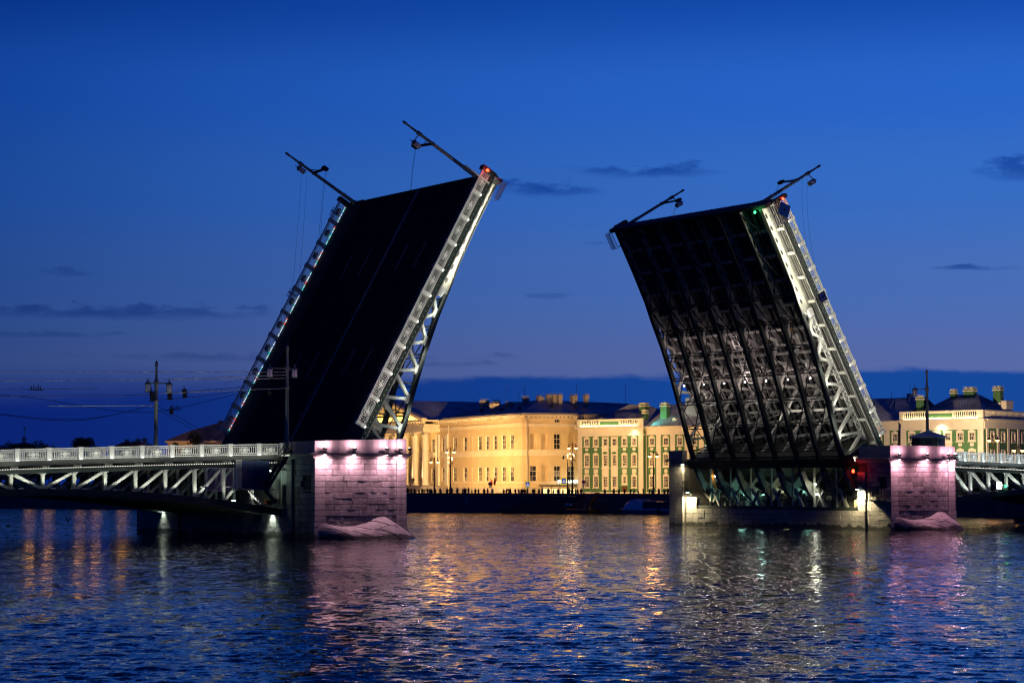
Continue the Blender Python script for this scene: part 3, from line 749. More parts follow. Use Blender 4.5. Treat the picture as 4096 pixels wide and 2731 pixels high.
    # stones on the left side of the near end
    for ri, (z0, z1) in enumerate(rows):
        y = yF + .66; k = 0
        while y < -1.9:
            w = rnd.uniform(.7, 1.5) if (ri + k) % 2 else rnd.uniform(1.2, 1.8)
            w = min(w, -1.7 - y)
            hole = (4.5 < (z0 + z1) / 2 < 6.1 and -4.75 < y + w / 2 < -3.15) if not open_side else (3.3 < (z0 + z1) / 2 < 6.1 and -5.0 < y + w / 2 < -3.2)
            if w > .25 and not hole:
                block(r, L(xa + .12 + rnd.uniform(-.012, .012), y + w / 2, (z0 + z1) / 2), (.3, w - .034, z1 - z0 - .034))
            y += max(w, .3); k += 1
        if not open_side:
            block(r, L(xa + .16, -.45, (z0 + z1) / 2), (.4, 1.1, z1 - z0 - .034))
    # body of the pier under the bridge
    if not open_side:
        m = MB(); m.box(xa + .35, 39.3, -.2, 34.6, -2.5, 7.0); m.build('body', M['granite_s'], r, off=base)
        for ri, (z0, z1) in enumerate([(-.7, .35), (.35, .93), (.93, 1.48), (1.48, 2.05), (2.05, 2.6)]):
            for ya, yb in ((.05, 9.5), (24.5, 34.6)):
                y = ya
                while y < yb - .2:
                    w = min(rnd.uniform(.9, 1.6), yb - y)
                    block(r, L(xa + .22 + rnd.uniform(-.015, .012), y + w / 2, (z0 + z1) / 2), (.34, w - .034, z1 - z0 - .034), 0, BLKS); y += w
            block(r, L(xa + .5, 34.75, (z0 + z1) / 2), (1.0, .3, z1 - z0 - .034), 0, BLKS)
        # recessed window in the side wall
        m = MB(); m.box(xa + .28, xa + .34, -4.62, -3.3, 4.62, 5.95); m.build('window_pane', M['winglass_l'], r, off=base)
        m = MB(); m.box(xa - .03, xa + .3, -4.75, -3.2, 4.46, 4.6); m.build('window_sill', M['granite_s'], r, off=base)
        m = MB()
        for y in (-4.66, -3.98, -3.34): m.box(xa + .2, xa + .28, y - .04, y + .04, 4.6, 5.98)
        m.box(xa + .2, xa + .28, -4.66, -3.3, 5.9, 5.98); m.build('window_frame', M['winframe'], r, off=base)
    return r, L
pierL, LL = make_pier('left granite bridge pier washed in pink floodlight', 27.0, 37.0, (27.0, -5.5, 0), 9.18, 9.45, 0, 11)
pierR, LR = make_pier('right granite bridge pier with pink floodlit end and open machine room', 99.95, 109.95, (99.95, -5.5, 0), 9.47, 9.40, -1, 12)

def right_pier_room():
    r = pierR; base = (99.95, -5.5, 0); rnd = random.Random(4)
    def B(name, m, mm, **k): return m.build(name, mm, r, off=base, **k)
    m = MB(); m.box(100.3, 110.5, -.2, 31.4, -2.5, 2.0); m.box(108.6, 110.5, -.2, 31.4, 2.0, 7.4); B('body', m, M['mortar'])
    for ri, (z0, z1) in enumerate([(-.7, .38), (.38, .95), (.95, 1.52), (1.52, 2.10)]):
        y = -.1
        while y < 31.3:
            w = min(rnd.uniform(.9, 1.7), 31.4 - y)
            block(r, LR(100.1 + rnd.uniform(-.015, .012), y + w / 2, (z0 + z1) / 2), (.5, w - .034, z1 - z0 - .034), 0, BLKS); y += w
    # lit end blocks either side of the opening
    for ya, yb, zs in ((-1.45, -.15, [2.1, 2.65, 3.2, 3.75, 4.3, 4.85, 5.4, 5.95, 6.5]), (29.3, 31.4, [2.1, 2.6, 3.05, 3.5])):
        for z0, z1 in zip(zs[:-1], zs[1:]):
            block(r, LR(100.15, (ya + yb) / 2, (z0 + z1) / 2), (.6, yb - ya - .02, z1 - z0 - .02), 0, BLKS)
    for z0, z1 in [(-.7, .38), (.38, .95), (.95, 1.52), (1.52, 2.10)]:
        block(r, LR(100.0, -.85, (z0 + z1) / 2), (.55, 1.25, z1 - z0 - .02), 0, BLKS)
    # far tower
    m = MB(); m.box(99.6, 109.5, 31.4, 34.2, -2.5, 8.1); m.build('far_tower_core', M['mortar'], r, off=base)
    zs = [-.7, .4, .95] + [1.5 + .54 * i for i in range(13)]
    for i, (z0, z1) in enumerate(zip(zs[:-1], zs[1:])):
        if i % 2: block(r, LR(99.5, 32.8, (z0 + z1) / 2), (.4, 2.75, z1 - z0 - .02), 0, BLKS)
        else:
            block(r, LR(99.5, 32.1, (z0 + z1) / 2), (.4, 1.38, z1 - z0 - .02), 0, BLKS); block(r, LR(99.5, 33.5, (z0 + z1) / 2), (.4, 1.32, z1 - z0 - .02), 0, BLKS)
    m = MB(); m.box(99.0, 109.8, 31.2, 34.5, 8.0, 8.28); B('far_cornice', m, M['granite_s'])
    m = MB(); m.box(99.3, 100.0, 31.4, 34.2, 8.28, 9.35); B('far_parapet', m, M['granite_s'])
    # steel sill beam of the opening
    m = MB(); m.box(99.98, 100.5, .3, 29.3, 2.1, 2.50); m.beam((100.2, .3, 2.3), (100.2, -.3, 2.75), .5, .3); B('sill_beam', m, M['steel_d'])
    m = MB(); m.box(100.1, 100.25, -.2, .65, 2.1, 3.35); B('rusty_guard_plate', m, M['rust'])
    m = MB(); m.box(100.3, 110, -.3, 31.4, 7.2, 7.5); B('ceiling_slab', m, M['mortar'])
    # machinery
    m = MB(); m.box(108.4, 108.6, 0, 31.2, 2, 7.2); B('back_wall', m, M['steel_m'])
    for k in range(7):
        y = 3.6 + 3.9 * k
        m = MB()
        m.cyl((104.6, y - .22, 4.2), (104.6, y + .22, 4.2), 1.25, n=28); 
        for i in range(28):
            a = i * 2 * math.pi / 28; m.box(-.05, .05, 0, 0, 0, 0) if False else None
            c, s = math.cos(a) * 1.3, math.sin(a) * 1.3; m.box(104.6 + c - .06, 104.6 + c + .06, y - .2, y + .2, 4.2 + s - .06, 4.2 + s + .06)
        m.cyl((104.6, y - .5, 4.2), (104.6, y + .5, 4.2), .3, n=12); B('gear_wheel', m, M['steel_m'])
        m = MB(); m.box(102.2, 103.2, y - .5, y + .4, 2.0, 3.1); m.cyl((102.7, y - .6, 3.4), (102.7, y + .5, 3.4), .42, n=14); B('drive_motor', m, M['steel_m'])
        m = MB(); m.beam((101.2, y - .9, 2.1), (101.4, y + 1.0, 4.6), .28, .3); B('brace', m, M['steel'])
        m = MB(); m.beam((101.6, y + 1.6, 2.1), (101.4, y - .2, 4.4), .26, .28); B('brace', m, M['steel_m'])
        m = MB(); m.box(101.2, 101.4, y + 1.2, y + 1.4, 2.0, 7.2); B('column', m, M['steel'])
        m = MB()
        for j in range(6): m.box(101.9, 101.95, y + .35, y + .75, 2.3 + j * .3, 2.34 + j * .3)
        m.box(101.9, 101.95, y + .33, y + .37, 2.1, 4.2); m.box(101.9, 101.95, y + .73, y + .77, 2.1, 4.2); B('ladder', m, M['rail'])
    for k in range(4):
        m = MB(); y = 28.2 + k * .22
        for i in range(6):
            a = i / 6 * 1.2; b = (i + 1) / 6 * 1.2
            m.cyl((101.6 + .8 * math.sin(a), y, 6.9 - 3.2 * a), (101.6 + .8 * math.sin(b), y, 6.9 - 3.2 * b), .06, n=6)
        B('orange_cable', m, M['orange'])
    # door and balcony on the side of the near end
    m = MB(); m.box(100.1, 100.16, -4.95, -3.25, 3.35, 6.1); B('steel_door', m, M['black'])
    m = MB(); m.box(99.0, 100.0, -5.9, -2.5, 3.2, 3.33); B('balcony_floor', m, M['steel_m'])
    m = MB()
    for i in range(15): m.box(99.02, 99.06, -5.85 + i * .24, -5.82 + i * .24, 3.33, 4.7)
    m.box(99.0, 99.08, -5.9, -2.5, 4.66, 4.74); m.box(99.0, 100, -2.54, -2.5, 4.66, 4.74); m.box(99.0, 100, -5.9, -5.86, 4.66, 4.74)
    for i in range(4): m.box(99.2 + i * .24, 99.23 + i * .24, -2.54, -2.5, 3.33, 4.7)
    B('balcony_railing', m, M['steel_m'])
    for y0 in (-.2,):
        m = MB(); m.box(99.4, 100.2, -1.4, -.1, 5.2, 5.26)
        for i in range(6): m.box(99.42, 99.46, -1.4 + i * .25, -1.37 + i * .25, 5.26, 6.2)
        m.box(99.4, 99.48, -1.4, -.1, 6.16, 6.22); m.beam((99.45, -.1, 5.2), (100.1, -.1, 4.2), .06, .06); m.beam((99.45, -1.35, 5.2), (100.1, -1.35, 4.2), .06, .06)
        B('service_platform', m, M['steel_d'])
    m = MB(); m.box(99.2, 100, 30.2, 31.3, 4.4, 4.46)
    for i in range(5): m.box(99.2, 99.24, 30.2 + i * .26, 30.23 + i * .26, 4.46, 5.5)
    m.box(99.18, 99.26, 30.2, 31.3, 5.45, 5.52); m.beam((99.25, 30.25, 4.4), (99.95, 30.25, 3.6), .06, .06)
    B('service_platform', m, M['steel_d'])
right_pier_room()

# stone aprons that meet the ice at the foot of each pier
def apron(pier, xa, xb, base, seed, label):
    tops = [(0, .80), (.10, 1.48), (.17, 1.28), (.26, 1.15), (.38, 1.20), (.50, 1.45), (.60, 1.88), (.66, 2.06), (.72, 2.0), (.82, 1.5), (.92, .95), (1.0, .30)]
    r = bthing('ice_apron', label, 'ice apron', (xa, -6, 0), 'stone aprons at the foot of the piers')
    W = xb - xa + .35
    def zt(u):
        for (a, za), (b, zb) in zip(tops[:-1], tops[1:]):
            if u <= b:
                t = (u - a) / (b - a); t = t * t * (3 - 2 * t); return za + (zb - za) * t
        return tops[-1][1]
    def Sf(u, v):
        u = min(max(u, 0), 1); v = min(max(v, 0), 1)
        bow = 1 - (2 * u - 1) ** 2
        xt = xa - .15 + W * u; yt = -5.35 - .98 * bow
        xbm = xa + 1.5 + (W - .3) * u; yb = -6.1 - 2.5 * bow ** .8
        zb = -.45 if u > .02 else -.45
        zz = zt(u)
        k = v
        z = zz + (zb - zz) * (k ** 1.35 if u < .5 else k ** 1.15)
        bulge = .35 * math.sin(math.pi * v) * bow
        return Vector((xt + (xbm - xt) * k, yt + (yb - yt) * k - bulge, z))
    rows = [0, .36, .70, 1.0]; rnd = random.Random(seed)
    for j in range(3):
        v0, v1 = rows[j], rows[j + 1]
        us = [0]; u = 0
        while u < 1:
            u += rnd.uniform(.16, .26); us.append(min(1, u))
        if len(us) > 2 and us[-1] - us[-2] < .08: us.pop(-2)
        sk = .10
        for u0, u1 in zip(us[:-1], us[1:]):
            g = .008; m = MB(); n = 5; topg = []
            for i in range(n + 1):
                row = []
                for k in range(n + 1):
                    fv = v0 + g + (v1 - v0 - 2 * g) * i / n
                    sh = sk * (fv - (v0 + v1) / 2) / (v1 - v0)
                    a = u0 + (g - 0) + (u1 - u0 - 2 * g) * k / n
                    if 0.001 < u0: a0 = u0 + sh + g
                    else: a0 = u0
                    a1 = u1 + sh - g if u1 < .999 else u1
                    row.append(Sf(a0 + (a1 - a0) * k / n, fv))
                topg.append(row)
            low = [[p + Vector((0, .35, -.25)) for p in row] for row in topg]
            m.grid(topg); m.grid(low)
            for e0, e1 in ((topg[0], low[0]), (topg[-1], low[-1]), ([q[0] for q in topg], [q[0] for q in low]), ([q[-1] for q in topg], [q[-1] for q in low])): m.grid([e0, e1])
            m.build('apron_stone', M['granite_s'], r, off=(xa, -6, 0))
apron(pierL, 27.0, 37.0, 0, 3, 'pink lit stone apron at the foot of the left pier')
apron(pierR, 99.95, 109.95, 0, 5, 'pink lit stone apron at the foot of the right pier')

# next pier to the right, mostly in the dark
def shore_pier(X0, label):
    r = bthing('bridge_pier', label, 'bridge pier', (X0, -1, 0), 'granite piers of the bridge')
    m = MB(); m.box(X0 + .3, X0 + 8, -3, 34.2, -2.5, 4.0); m.build('body', M['mortar'], r, off=(X0, -1, 0))
    for z0, z1 in zip([-.7, .5, 1.1, 1.7, 2.3, 2.9], [.5, 1.1, 1.7, 2.3, 2.9, 3.5]):
        y = 20.0
        while y < 34.2:
            w = min(random.uniform(1, 1.7), 34.4 - y); block(r, (.2, y + w / 2 + 1, (z0 + z1) / 2), (.5, w - .02, z1 - z0 - .02)); y += w
    m = MB(); m.box(X0 - .1, X0 + 8.2, -3.2, 34.6, 3.5, 4.1); m.build('cap', M['granite_s'], r, off=(X0, -1, 0))
shore_pier(161.0, 'dark stone pier beyond the right span at the picture edge')

# ------------------------------------------------------------------ fixed arch spans
def make_span(label, xs_posts, xmid, xpier, side, ext):
    """side +1: pier on the right (left span); -1: pier on the left (right span)"""
    base = (xmid, 0, 0)
    r = bthing('bridge_span', label, 'bridge span', base, 'fixed arch spans of the bridge')
    def B(name, m, mm, **k): return m.build(name, mm, r, off=base, **k)
    x0, x1 = (ext, xpier) if side > 0 else (xpier, ext)
    n = 26; path = [x0 + (x1 - x0) * i / n for i in range(n + 1)]
    ctop = lambda x: 4.70 - .0034 * (x - xmid) ** 2
    cbot = lambda x: ctop(x) - .66
    m = MB(); m.band(path, lambda x: dk(x) - .34, lambda x: dk(x) - .02, 0, LW); B('deck', m, M['asphalt'])
    for y in (-.13, LW):
        m = MB(); m.band(path, lambda x: dk(x) - .42, lambda x: dk(x) + .015, y, y + .13); B('fascia', m, M['steel_d'])
    bm_ = MB(); bm_.band(path, lambda x: dk(x) - 1.13, lambda x: dk(x) - .70, -.2, .2); beam = bm_.mesh('top_chord', M['steel_d'], off=base)
    cm = MB(); cm.band(path, cbot, ctop, -.28, .28); cm.band(path, cbot, lambda x: cbot(x) + .10, -.38, .38); chord = cm.mesh('arch_chord', M['steel_d'], off=base)  # span chords coloured dark, as if out of the lamps' reach
    nodes = [xmid + 3.0 * k for k in range(-9, 9)]
    nodes = [x for x in nodes if x0 + .5 < x < x1 - .5]
    vm = {}
    for gi, y in enumerate(GY):
        put('top_chord', beam, r, (0, y, 0)); put('arch_chord', chord, r, (0, y, 0))
        for x in nodes:
            kx = round(x, 2)
            if ('v', kx) not in vm:
                m = MB(); w = .15; zt_, zb_ = dk(x) - 1.12, ctop(x) - .02
                m.box(x - w, x + w, -.16, .16, zb_, zt_)
                for sx in (-1, 1):               # gussets
                    m.prism([(x + sx * w, zt_), (x + sx * (w + .32), zt_), (x + sx * (w + .10), zt_ - .10), (x + sx * w, zt_ - .32)], -.05, .05)
                    m.prism([(x + sx * w, zb_), (x + sx * w, zb_ + .28), (x + sx * (w + .10), zb_ + .10), (x + sx * (w + .30), zb_)], -.05, .05)
                vm[('v', kx)] = m.mesh('vertical', M['steel'], off=base)
                d = 1 if x >= xmid - .1 else -1
                xn = x + 3.0 * d
                if x0 + .5 < xn < x1 - .3:
                    m = MB(); m.beam((x + .22 * d, 0, ctop(x) + .08), (xn - .28 * d, 0, dk(xn) - 1.2), .26, .32, (0, 1, 0)); vm[('d', kx)] = m.mesh('diagonal', M['steel'], off=base)
            put('vertical', vm[('v', kx)], r, (0, y, 0))
            if ('d', kx) in vm: put('diagonal', vm[('d', kx)], r, (0, y, 0))
    if side > 0 or True:                          # double diagonals meet at the crown
        m = MB(); m.beam((xmid - .25, 0, ctop(xmid) + .08), (xmid - 2.7, 0, dk(xmid - 3) - 1.2), .26, .32, (0, 1, 0)); cd = m.mesh('diagonal', M['steel'], off=base)
        for y in GY: put('diagonal', cd, r, (0, y, 0))
    for x in nodes:
        m = MB(); m.box(x - .1, x + .1, 1.5, 28.8, dk(x) - .80, dk(x) - .36); B('floor_beam', m, M['steel_m'])
        m = MB(); m.box(x - .09, x + .09, .0, 1.35, dk(x) - .66, dk(x) - .44); B('footway_bracket', m, M['steel'])
        m = MB(); m.box(x + .6, x + 1.05, .92, 1.12, ctop(x + .8) - .02, ctop(x + .8) + .10); B('truss_lamp_box', m, M['white'])
        m = MB(); m.beam((x, 1.5, ctop(x) - .2), (x, 28.8, ctop(x) - .2), .14, .14); B('cross_tie', m, M['steel_m'])
    m = MB()
    x = x0
    while x < x1:
        m.box(x - .035, x + .035, 1.22, 1.29, dk(x) - .72, dk(x) - .66); x += .24
    tag(B('led_row', m, E_['ledrow']), None, None, None, 'stuff')
    railing_b(r, base, xs_posts, -.02 + .14, True); railing_b(r, base, xs_posts, LW - .14, False)
    return r
def railing_b(r, base, xs, y, lamps):
    xs = sorted(xs)
    railing(r, [x - base[0] for x in xs], y, lambda x: dk(x + base[0]), lamps)
spanL = make_span('left fixed arch span with floodlit ornamental railing and steel truss', [3.0 * k for k in range(-5, 9)] + [26.5], 3.0, 27.3, 1, -22)
spanR = make_span('right fixed arch span with floodlit railing at the picture edge', [115.2] + [117.04 + 3.0 * k for k in range(0, 8)], 134.4, 110.6, -1, 158)
# ------------------------------------------------------------------ bridge lamp posts
def lamp_meshes():
    d = {}
    m = MB(); m.lathe([(.30, 0), (.30, .12), (.22, .22), (.215, 1.5), (.24, 1.55), (.24, 1.62), (.19, 1.7), (.175, 5.6), (.23, 5.64), (.23, 5.76), (.16, 5.82), (.15, 7.1), (.21, 7.15), (.21, 7.65), (.13, 7.72), (.10, 8.95), (.14, 9.0), (.14, 9.08), (.09, 9.12)], n=14)
    d['pole'] = m.mesh('pole', M['pole'], True)
    m = MB(); m.lathe([(.09, 0), (.15, .06), (.16, .16), (.13, .30), (.06, .42), (.02, .48)], n=12); d['finial'] = m.mesh('finial', M['pole'], True)
    m = MB(); m.lathe([(.25, 0), (.27, .02), (.27, .70), (.25, .72)], n=14); d['glass'] = m.mesh('glass', M['lglass'], True)
    m = MB(); m.lathe([(.33, .70), (.33, .78), (.25, .86), (.14, .95), (.05, 1.02), (.03, 1.28), (.005, 1.3)], n=14); m.lathe([(.29, -.05), (.29, .02)], n=14)
    for i in range(6):
        a = i * math.pi / 3; m.cyl((.28 * math.cos(a), .28 * math.sin(a), 0), (.28 * math.cos(a), .28 * math.sin(a), .72), .018, n=4)
    d['cap'] = m.mesh('lantern_frame', M['pole'])
    return d
LM = lamp_meshes()
def bridge_lamp(label, mw, H, arms, bracket=None, hang=None, group='lamp posts along the bridge'):
    r = thing('lamp_post', label, 'lamp post', group=group); r.matrix_world = mw
    k = H / 9.6
    put('pole', LM['pole'], r, scale=(1, 1, k)); put('finial', LM['finial'], r, (0, 0, 9.12 * k))
    for (dx, dy, dz) in arms:
        z = 7.4 * k
        m = MB(); m.cyl((0, 0, z), (dx, dy, z), .055, n=8); m.cyl((dx, dy, z), (dx, dy, z + dz + .1), .03, n=6); m.build('arm', M['pole'], r)
        l = put('lantern', LM['cap'], r, (dx, dy, z - .85 + dz)); put('glass', LM['glass'], l)
    if bracket:
        y = bracket; z = 5.7 * k
        m = MB(); m.beam((0, 0, z), (0, y, z + .25), .16, .26); m.beam((0, 0, z + .75), (0, y * .45, z + .18), .06, .08)
        for i in range(3): m.box(-.16, .16, y - .1 - .22 * i * (1 if y > 0 else -1), y + .1 - .22 * i * (1 if y > 0 else -1), z - .05, z + .58)
        m.build('wire_bracket', M['black'], r)
    return r
RZ = Matrix.Rotation(TH, 4, 'Z')
def fixed(X, Y, Z): return Matrix.Translation(BW(X, Y, Z)) @ RZ
bridge_lamp('tall lamp post with two lanterns standing behind the left railing', fixed(14.65, 2.9, dk(14.65) - .05), 9.15, [(-.85, 0, 0), (1.32, 0, 0)])
bridge_lamp('grey lamp post with two lanterns in front of the raised left roadway', fixed(28.48, 2.9, 8.25), 10.5, [(-1.9, 0, 0), (.55, -.45, 0)])
bridge_lamp('grey lamp post with one lantern behind the hut on the right pier', fixed(113.85, 2.9, 8.2), 10.6, [(-1.95, 0, 0)])
for leaf, Y, lab, br, arm in ((leafL, 2.9, 'tilted lamp post on the near top corner of the left leaf', 3.3, (-.95, .45, 0)), (leafL, 28.4, 'tilted lamp post on the far top corner of the left leaf', -3.3, (-.45, .25, 0)),
                         (leafR, 2.9, 'tilted lamp post on the near top corner of the right leaf', 3.3, (-1.0, -.6, 0)), (leafR, 28.4, 'tilted lamp post on the far top corner of the right leaf', -3.3, (-.9, -1.4, 0))):
    sg = 1 if leaf is leafL else -1
    mw = Matrix.Translation(leafpt(leaf, 32.75, Y, -.02)) @ leaf.matrix_world.to_3x3().to_4x4()
    bridge_lamp(lab, mw, 10.3, [(arm[0], sg * arm[1], 0)], sg * br)
# slim bare post beside the near railing of the left leaf
p_ = thing('slim_post', 'slim pale post standing against the near railing at the top of the left leaf', 'post'); p_.matrix_world = Matrix.Translation(leafpt(leafL, 31.6, -.22, -.1)) @ leafL.matrix_world.to_3x3().to_4x4()
m = MB(); m.cyl((0, 0, 0), (0, 0, 3.2), .07, n=8); m.lathe([(.11, 0), (.11, .1)], n=8); m.lathe([(.10, 3.1), (.10, 3.25)], n=8); m.build('shaft', M['rail'], p_)
m = MB(); m.box(-.12, .12, 0, .3, .4, .5); m.build('clamp', M['steel_m'], p_)

# dangling wires from the brackets of the tilted lamps
def wire(label, pts, r_=.016, m_=None, group='overhead wires', name='overhead_wire'):
    cu = bpy.data.curves.new(name, 'CURVE'); cu.dimensions = '3D'; cu.bevel_depth = r_; cu.bevel_resolution = 0; cu.resolution_u = 6
    s = cu.splines.new('NURBS' if len(pts) > 2 else 'POLY'); s.points.add(len(pts) - 1)
    for q, p in zip(s.points, pts): q.co = (*p, 1)
    if len(pts) > 2: s.use_endpoint_u = True; s.order_u = 3
    o0 = bpy.data.objects.new('tmp', cu); C.objects.link(o0)
    dg = bpy.context.evaluated_depsgraph_get(); me = bpy.data.meshes.new_from_object(o0.evaluated_get(dg))
    bpy.data.objects.remove(o0); bpy.data.curves.remove(cu)
    me.materials.append(m_ or M['wire'])
    return tag(put(name, me), label, 'wire', group)
for leaf, Y, dY, lab in ((leafL, 2.9, 3.3, 'near left'), (leafL, 28.4, -3.3, 'far left'), (leafR, 2.9, 3.3, 'near right'), (leafR, 28.4, -3.3, 'far right')):
    for i, (fy, L) in enumerate(((1.0, 9.5), (.93, 8.0))):
        a = leafpt(leaf, 32.75, Y + dY * fy, 6.2)
        L2 = L if leaf is leafL else 3.2
        wire('thin loose wire hanging from the bracket of the %s tilted lamp' % lab, [a, a - Vector((.35, 0, L2 * .25)), a - Vector((.55, 0, L2 * .6)), a - Vector((.8, 0, L2))], .014, M['wire_d'], 'loose wires under the tilted lamps')
    if (leaf, Y) in ((leafL, 28.4), (leafR, 2.9)):
        for s_ in (0, .55):
            a = leafpt(leaf, 32.75 - s_, Y, 7.0 + s_); wire('long thin wire falling from the %s tilted lamp' % lab, [a, a - Vector((.2, 0, 4)), a - Vector((.7 if leaf is leafL else -.9, 0, 11)), a - Vector((1.2 if leaf is leafL else -1.5, 0, 16.5 if leaf is leafL else 12))], .011, M['wire_d'], 'loose wires under the tilted lamps')

# overhead wires along the left span
for i, (pts, mm) in enumerate([([(-40, 2.9, 14.2), (28.4, 2.9, 16.0)], 0), ([(-40, 2.9, 13.3), (13, 2.9, 14.72), (28.4, 2.9, 15.4)], 0), ([(-40, 15, 12.6), (14, 15, 14.5)], 0), ([(-40, 15, 12.2), (20, 15, 14.0)], 0),
        ([(16, 2.9, 15.0), (28.4, 2.9, 15.72)], 0), ([(14.7, 2.9, 13.6), (28.4, 2.9, 14.43)], 0), ([(4, 2.9, 12.2), (14.6, 2.9, 12.48)], 0)]):
    wire(['topmost pale overhead wire above the left span', 'second pale overhead wire from the top above the left span', 'pale wire crossing the sky left of the lamp post, upper of two', 'pale wire crossing the sky left of the lamp post, lower of two',
          'short pale wire between the two left lamp posts, upper one', 'short pale wire between the two left lamp posts, lower one', 'short pale wire reaching the first lamp post from the left'][i], [BW(*p) for p in pts], .028)
for i, pts in enumerate([[(-2, 15, 14.0), (6.4, 15, 13.6), (11.5, 15, 12.85), (16.8, 15, 12.2), (21, 15, 12.3), (29, 15, 14.3), (33, 15, 15.2)], [(-12, 15, 13.0), (4, 15, 11.8), (9, 15, 11.2), (14, 15, 11.4), (19.7, 15, 13.0)], [(-12, 15, 13.1), (4, 15, 11.85), (9, 15, 11.33), (15, 15, 11.6), (19.7, 15, 13.0)],
        [(14.7, 2.9, 13.0), (20, 2.9, 13.4), (28.4, 2.9, 14.9)], [(14.7, 2.9, 13.6), (20, 2.9, 13.9), (28.4, 2.9, 15.1)], [(16.5, 8, 12.6), (20, 8, 11), (24, 8, 8.5)], [(17, 8, 12.7), (21, 8, 10.8), (25.5, 8, 8.4)], [(29, 3.5, 15.6), (30.2, 4.5, 13.5), (31.5, 5, 11.4), (33, 6, 9.6)]]):
    wire(['long sagging dark wire behind the first lamp post', 'lower of two sagging dark wires at the left edge', 'upper of two sagging dark wires at the left edge', 'dark wire between the two left lamp posts, lower one', 'dark wire between the two left lamp posts, upper one', 'dark wire slanting down to the left railing, left of a pair', 'dark wire slanting down to the left railing, right of a pair', 'thin wire drooping across the raised left roadway'][i], [BW(*p) for p in pts], .022, M['wire_d'])
# boxes and switches hung on the wires
def hung(name, label, cat, X, Y, Z, w, h, m_, tilt=0, d=.2):
    r = bthing(name, label, cat, (X, Y, Z), 'boxes hung on the overhead wires'); r.rotation_euler = (0, tilt, TH)
    m = MB(); m.box(-w / 2, w / 2, -d / 2, d / 2, -h / 2, h / 2); m.build('case', m_, r)
    m = MB(); m.box(-.03, .03, -.03, .03, h / 2, h / 2 + .35); m.box(-w / 2 - .02, w / 2 + .02, -d / 2 - .02, d / 2 + .02, h / 2 - .06, h / 2 + .02); m.build('hanger', M['black'], r)
hung('counterweight_box', 'dark board hung right beside the first lamp post', 'box', 17.0, 5, 13.55, .42, .85, M['black'], rad(-4))
hung('counterweight_box', 'dark board hung farthest from the first lamp post', 'box', 18.55, 5, 13.75, .40, .85, M['black'], rad(-6))
hung('counterweight_box', 'dark board hung on the left side of the first lamp post', 'box', 14.1, 2.6, 13.3, .40, .95, M['black'], rad(-5))
hung('counterweight_box', 'small reddish board hung low beside the first lamp post', 'box', 17.2, 5, 11.95, .32, .42, M['wood'])
hung('wire_sign', 'small orange sign hung in front of the raised left roadway', 'sign', 29.2, 8, 14.15, .32, .42, M['orange'])
for i, (X, Z, nm) in enumerate(((18.0, 12.25, 'right of the first lamp post'), (4.0, 13.8, 'at the far left'))):
    r = bthing('wire_switch', 'tangle of dark insulators on the wires ' + nm, 'insulator', (X, 6, Z), 'insulators on the overhead wires')
    m = MB(); m.box(-.7, .7, -.04, .04, -.03, .05); m.build('bar', M['black'], r)
    for j in range(5):
        m = MB(); x = -.45 + j * .22; m.cyl((x, 0, 0), (x + .02, 0, .35 + .15 * (j % 2)), .035, n=5); m.lathe([(.06, .2), (.06, .26)], (x, 0, 0), 6); m.build('insulator_pin', M['black'], r)
# ------------------------------------------------------------------ floodlights
def flood(label, X, Y, Z, nx, ny, up_e, dn_e, col, parent_pier):
    r = bthing('floodlight', label, 'floodlight', (X, Y, Z), 'floodlights on the piers', math.atan2(nx, -ny))
    for s, nm in ((1, 'upper'), (-1, 'lower')):
        m = MB(); m.box(-.17, .17, -.12, .12, -.10, .10); o = m.build('lamp_head', M['black'], r, loc=(0, .0, s * .22)); o.rotation_euler = (rad(s * 28), 0, 0)
        m = MB(); m.box(-.15, .15, .08, .125, s * .095, s * .108); l = m.build('lens', E_['flood'], o)
    m = MB(); m.box(-.02, .02, 0, .62, -.03, .03); m.box(-.2, .2, -.02, .04, -.03, .03); m.build('bracket', M['black'], r)
    p = BW(X, Y, Z); n = bv(nx, ny, 0)
    light('flood_up', 'SPOT', p + Vector((0, 0, .40)) + n * .24, col, up_e, p - n * .62 + Vector((0, 0, .75)), .16, spot=165, blend=1)
    light('flood_down', 'SPOT', p - Vector((0, 0, .50)) + n * .10, col, dn_e, p - n * .70 - Vector((0, 0, 2.0)), .16, spot=160, blend=1)
PINK = (1.0, .56, .70); PINK2 = (1.0, .48, .64)
def flood_set(xa, xb, us, labs, e_up, e_dn, col):
    fx0, fx1 = xa + 1.08, xb - 1.08
    c = (fx1 - fx0) / 2; R = (c * c + .95 * .95) / (2 * .95); cx = (fx0 + fx1) / 2; cy = -5.48 - .95 + R
    for X, lb in zip(us, labs):
        if fx0 < X < fx1:
            s = (X - cx) / R; nx, ny = s, -math.sqrt(1 - s * s)
            flood(lb, X + nx * .66, cy + R * ny + ny * .66, 8.22, nx, ny, e_up, e_dn, col, None)
        elif X >= xb: flood(lb, X + .66, -5.0, 8.25, 1, -.0, e_up * .5, e_dn * .5, col, None)
        else: flood(lb, X, -5.5 - .66, 8.22, 0, -1, e_up, e_dn, col, None)
flood_set(27, 37, [27.75, 30.55, 33.9, 35.95, 37.0], ['floodlight at the left end of the left pier', 'floodlight second from left on the left pier', 'floodlight in the middle of the left pier front', 'floodlight second from right on the left pier', 'floodlight on the right corner of the left pier'], 330, 860, PINK)
flood_set(99.95, 109.95, [100.75, 104.2, 107.6, 109.3, 109.95], ['floodlight at the left end of the right pier', 'floodlight second from left on the right pier', 'floodlight right of the middle on the right pier', 'floodlight at the right end of the right pier front', 'floodlight on the right corner of the right pier'], 330, 860, PINK2)
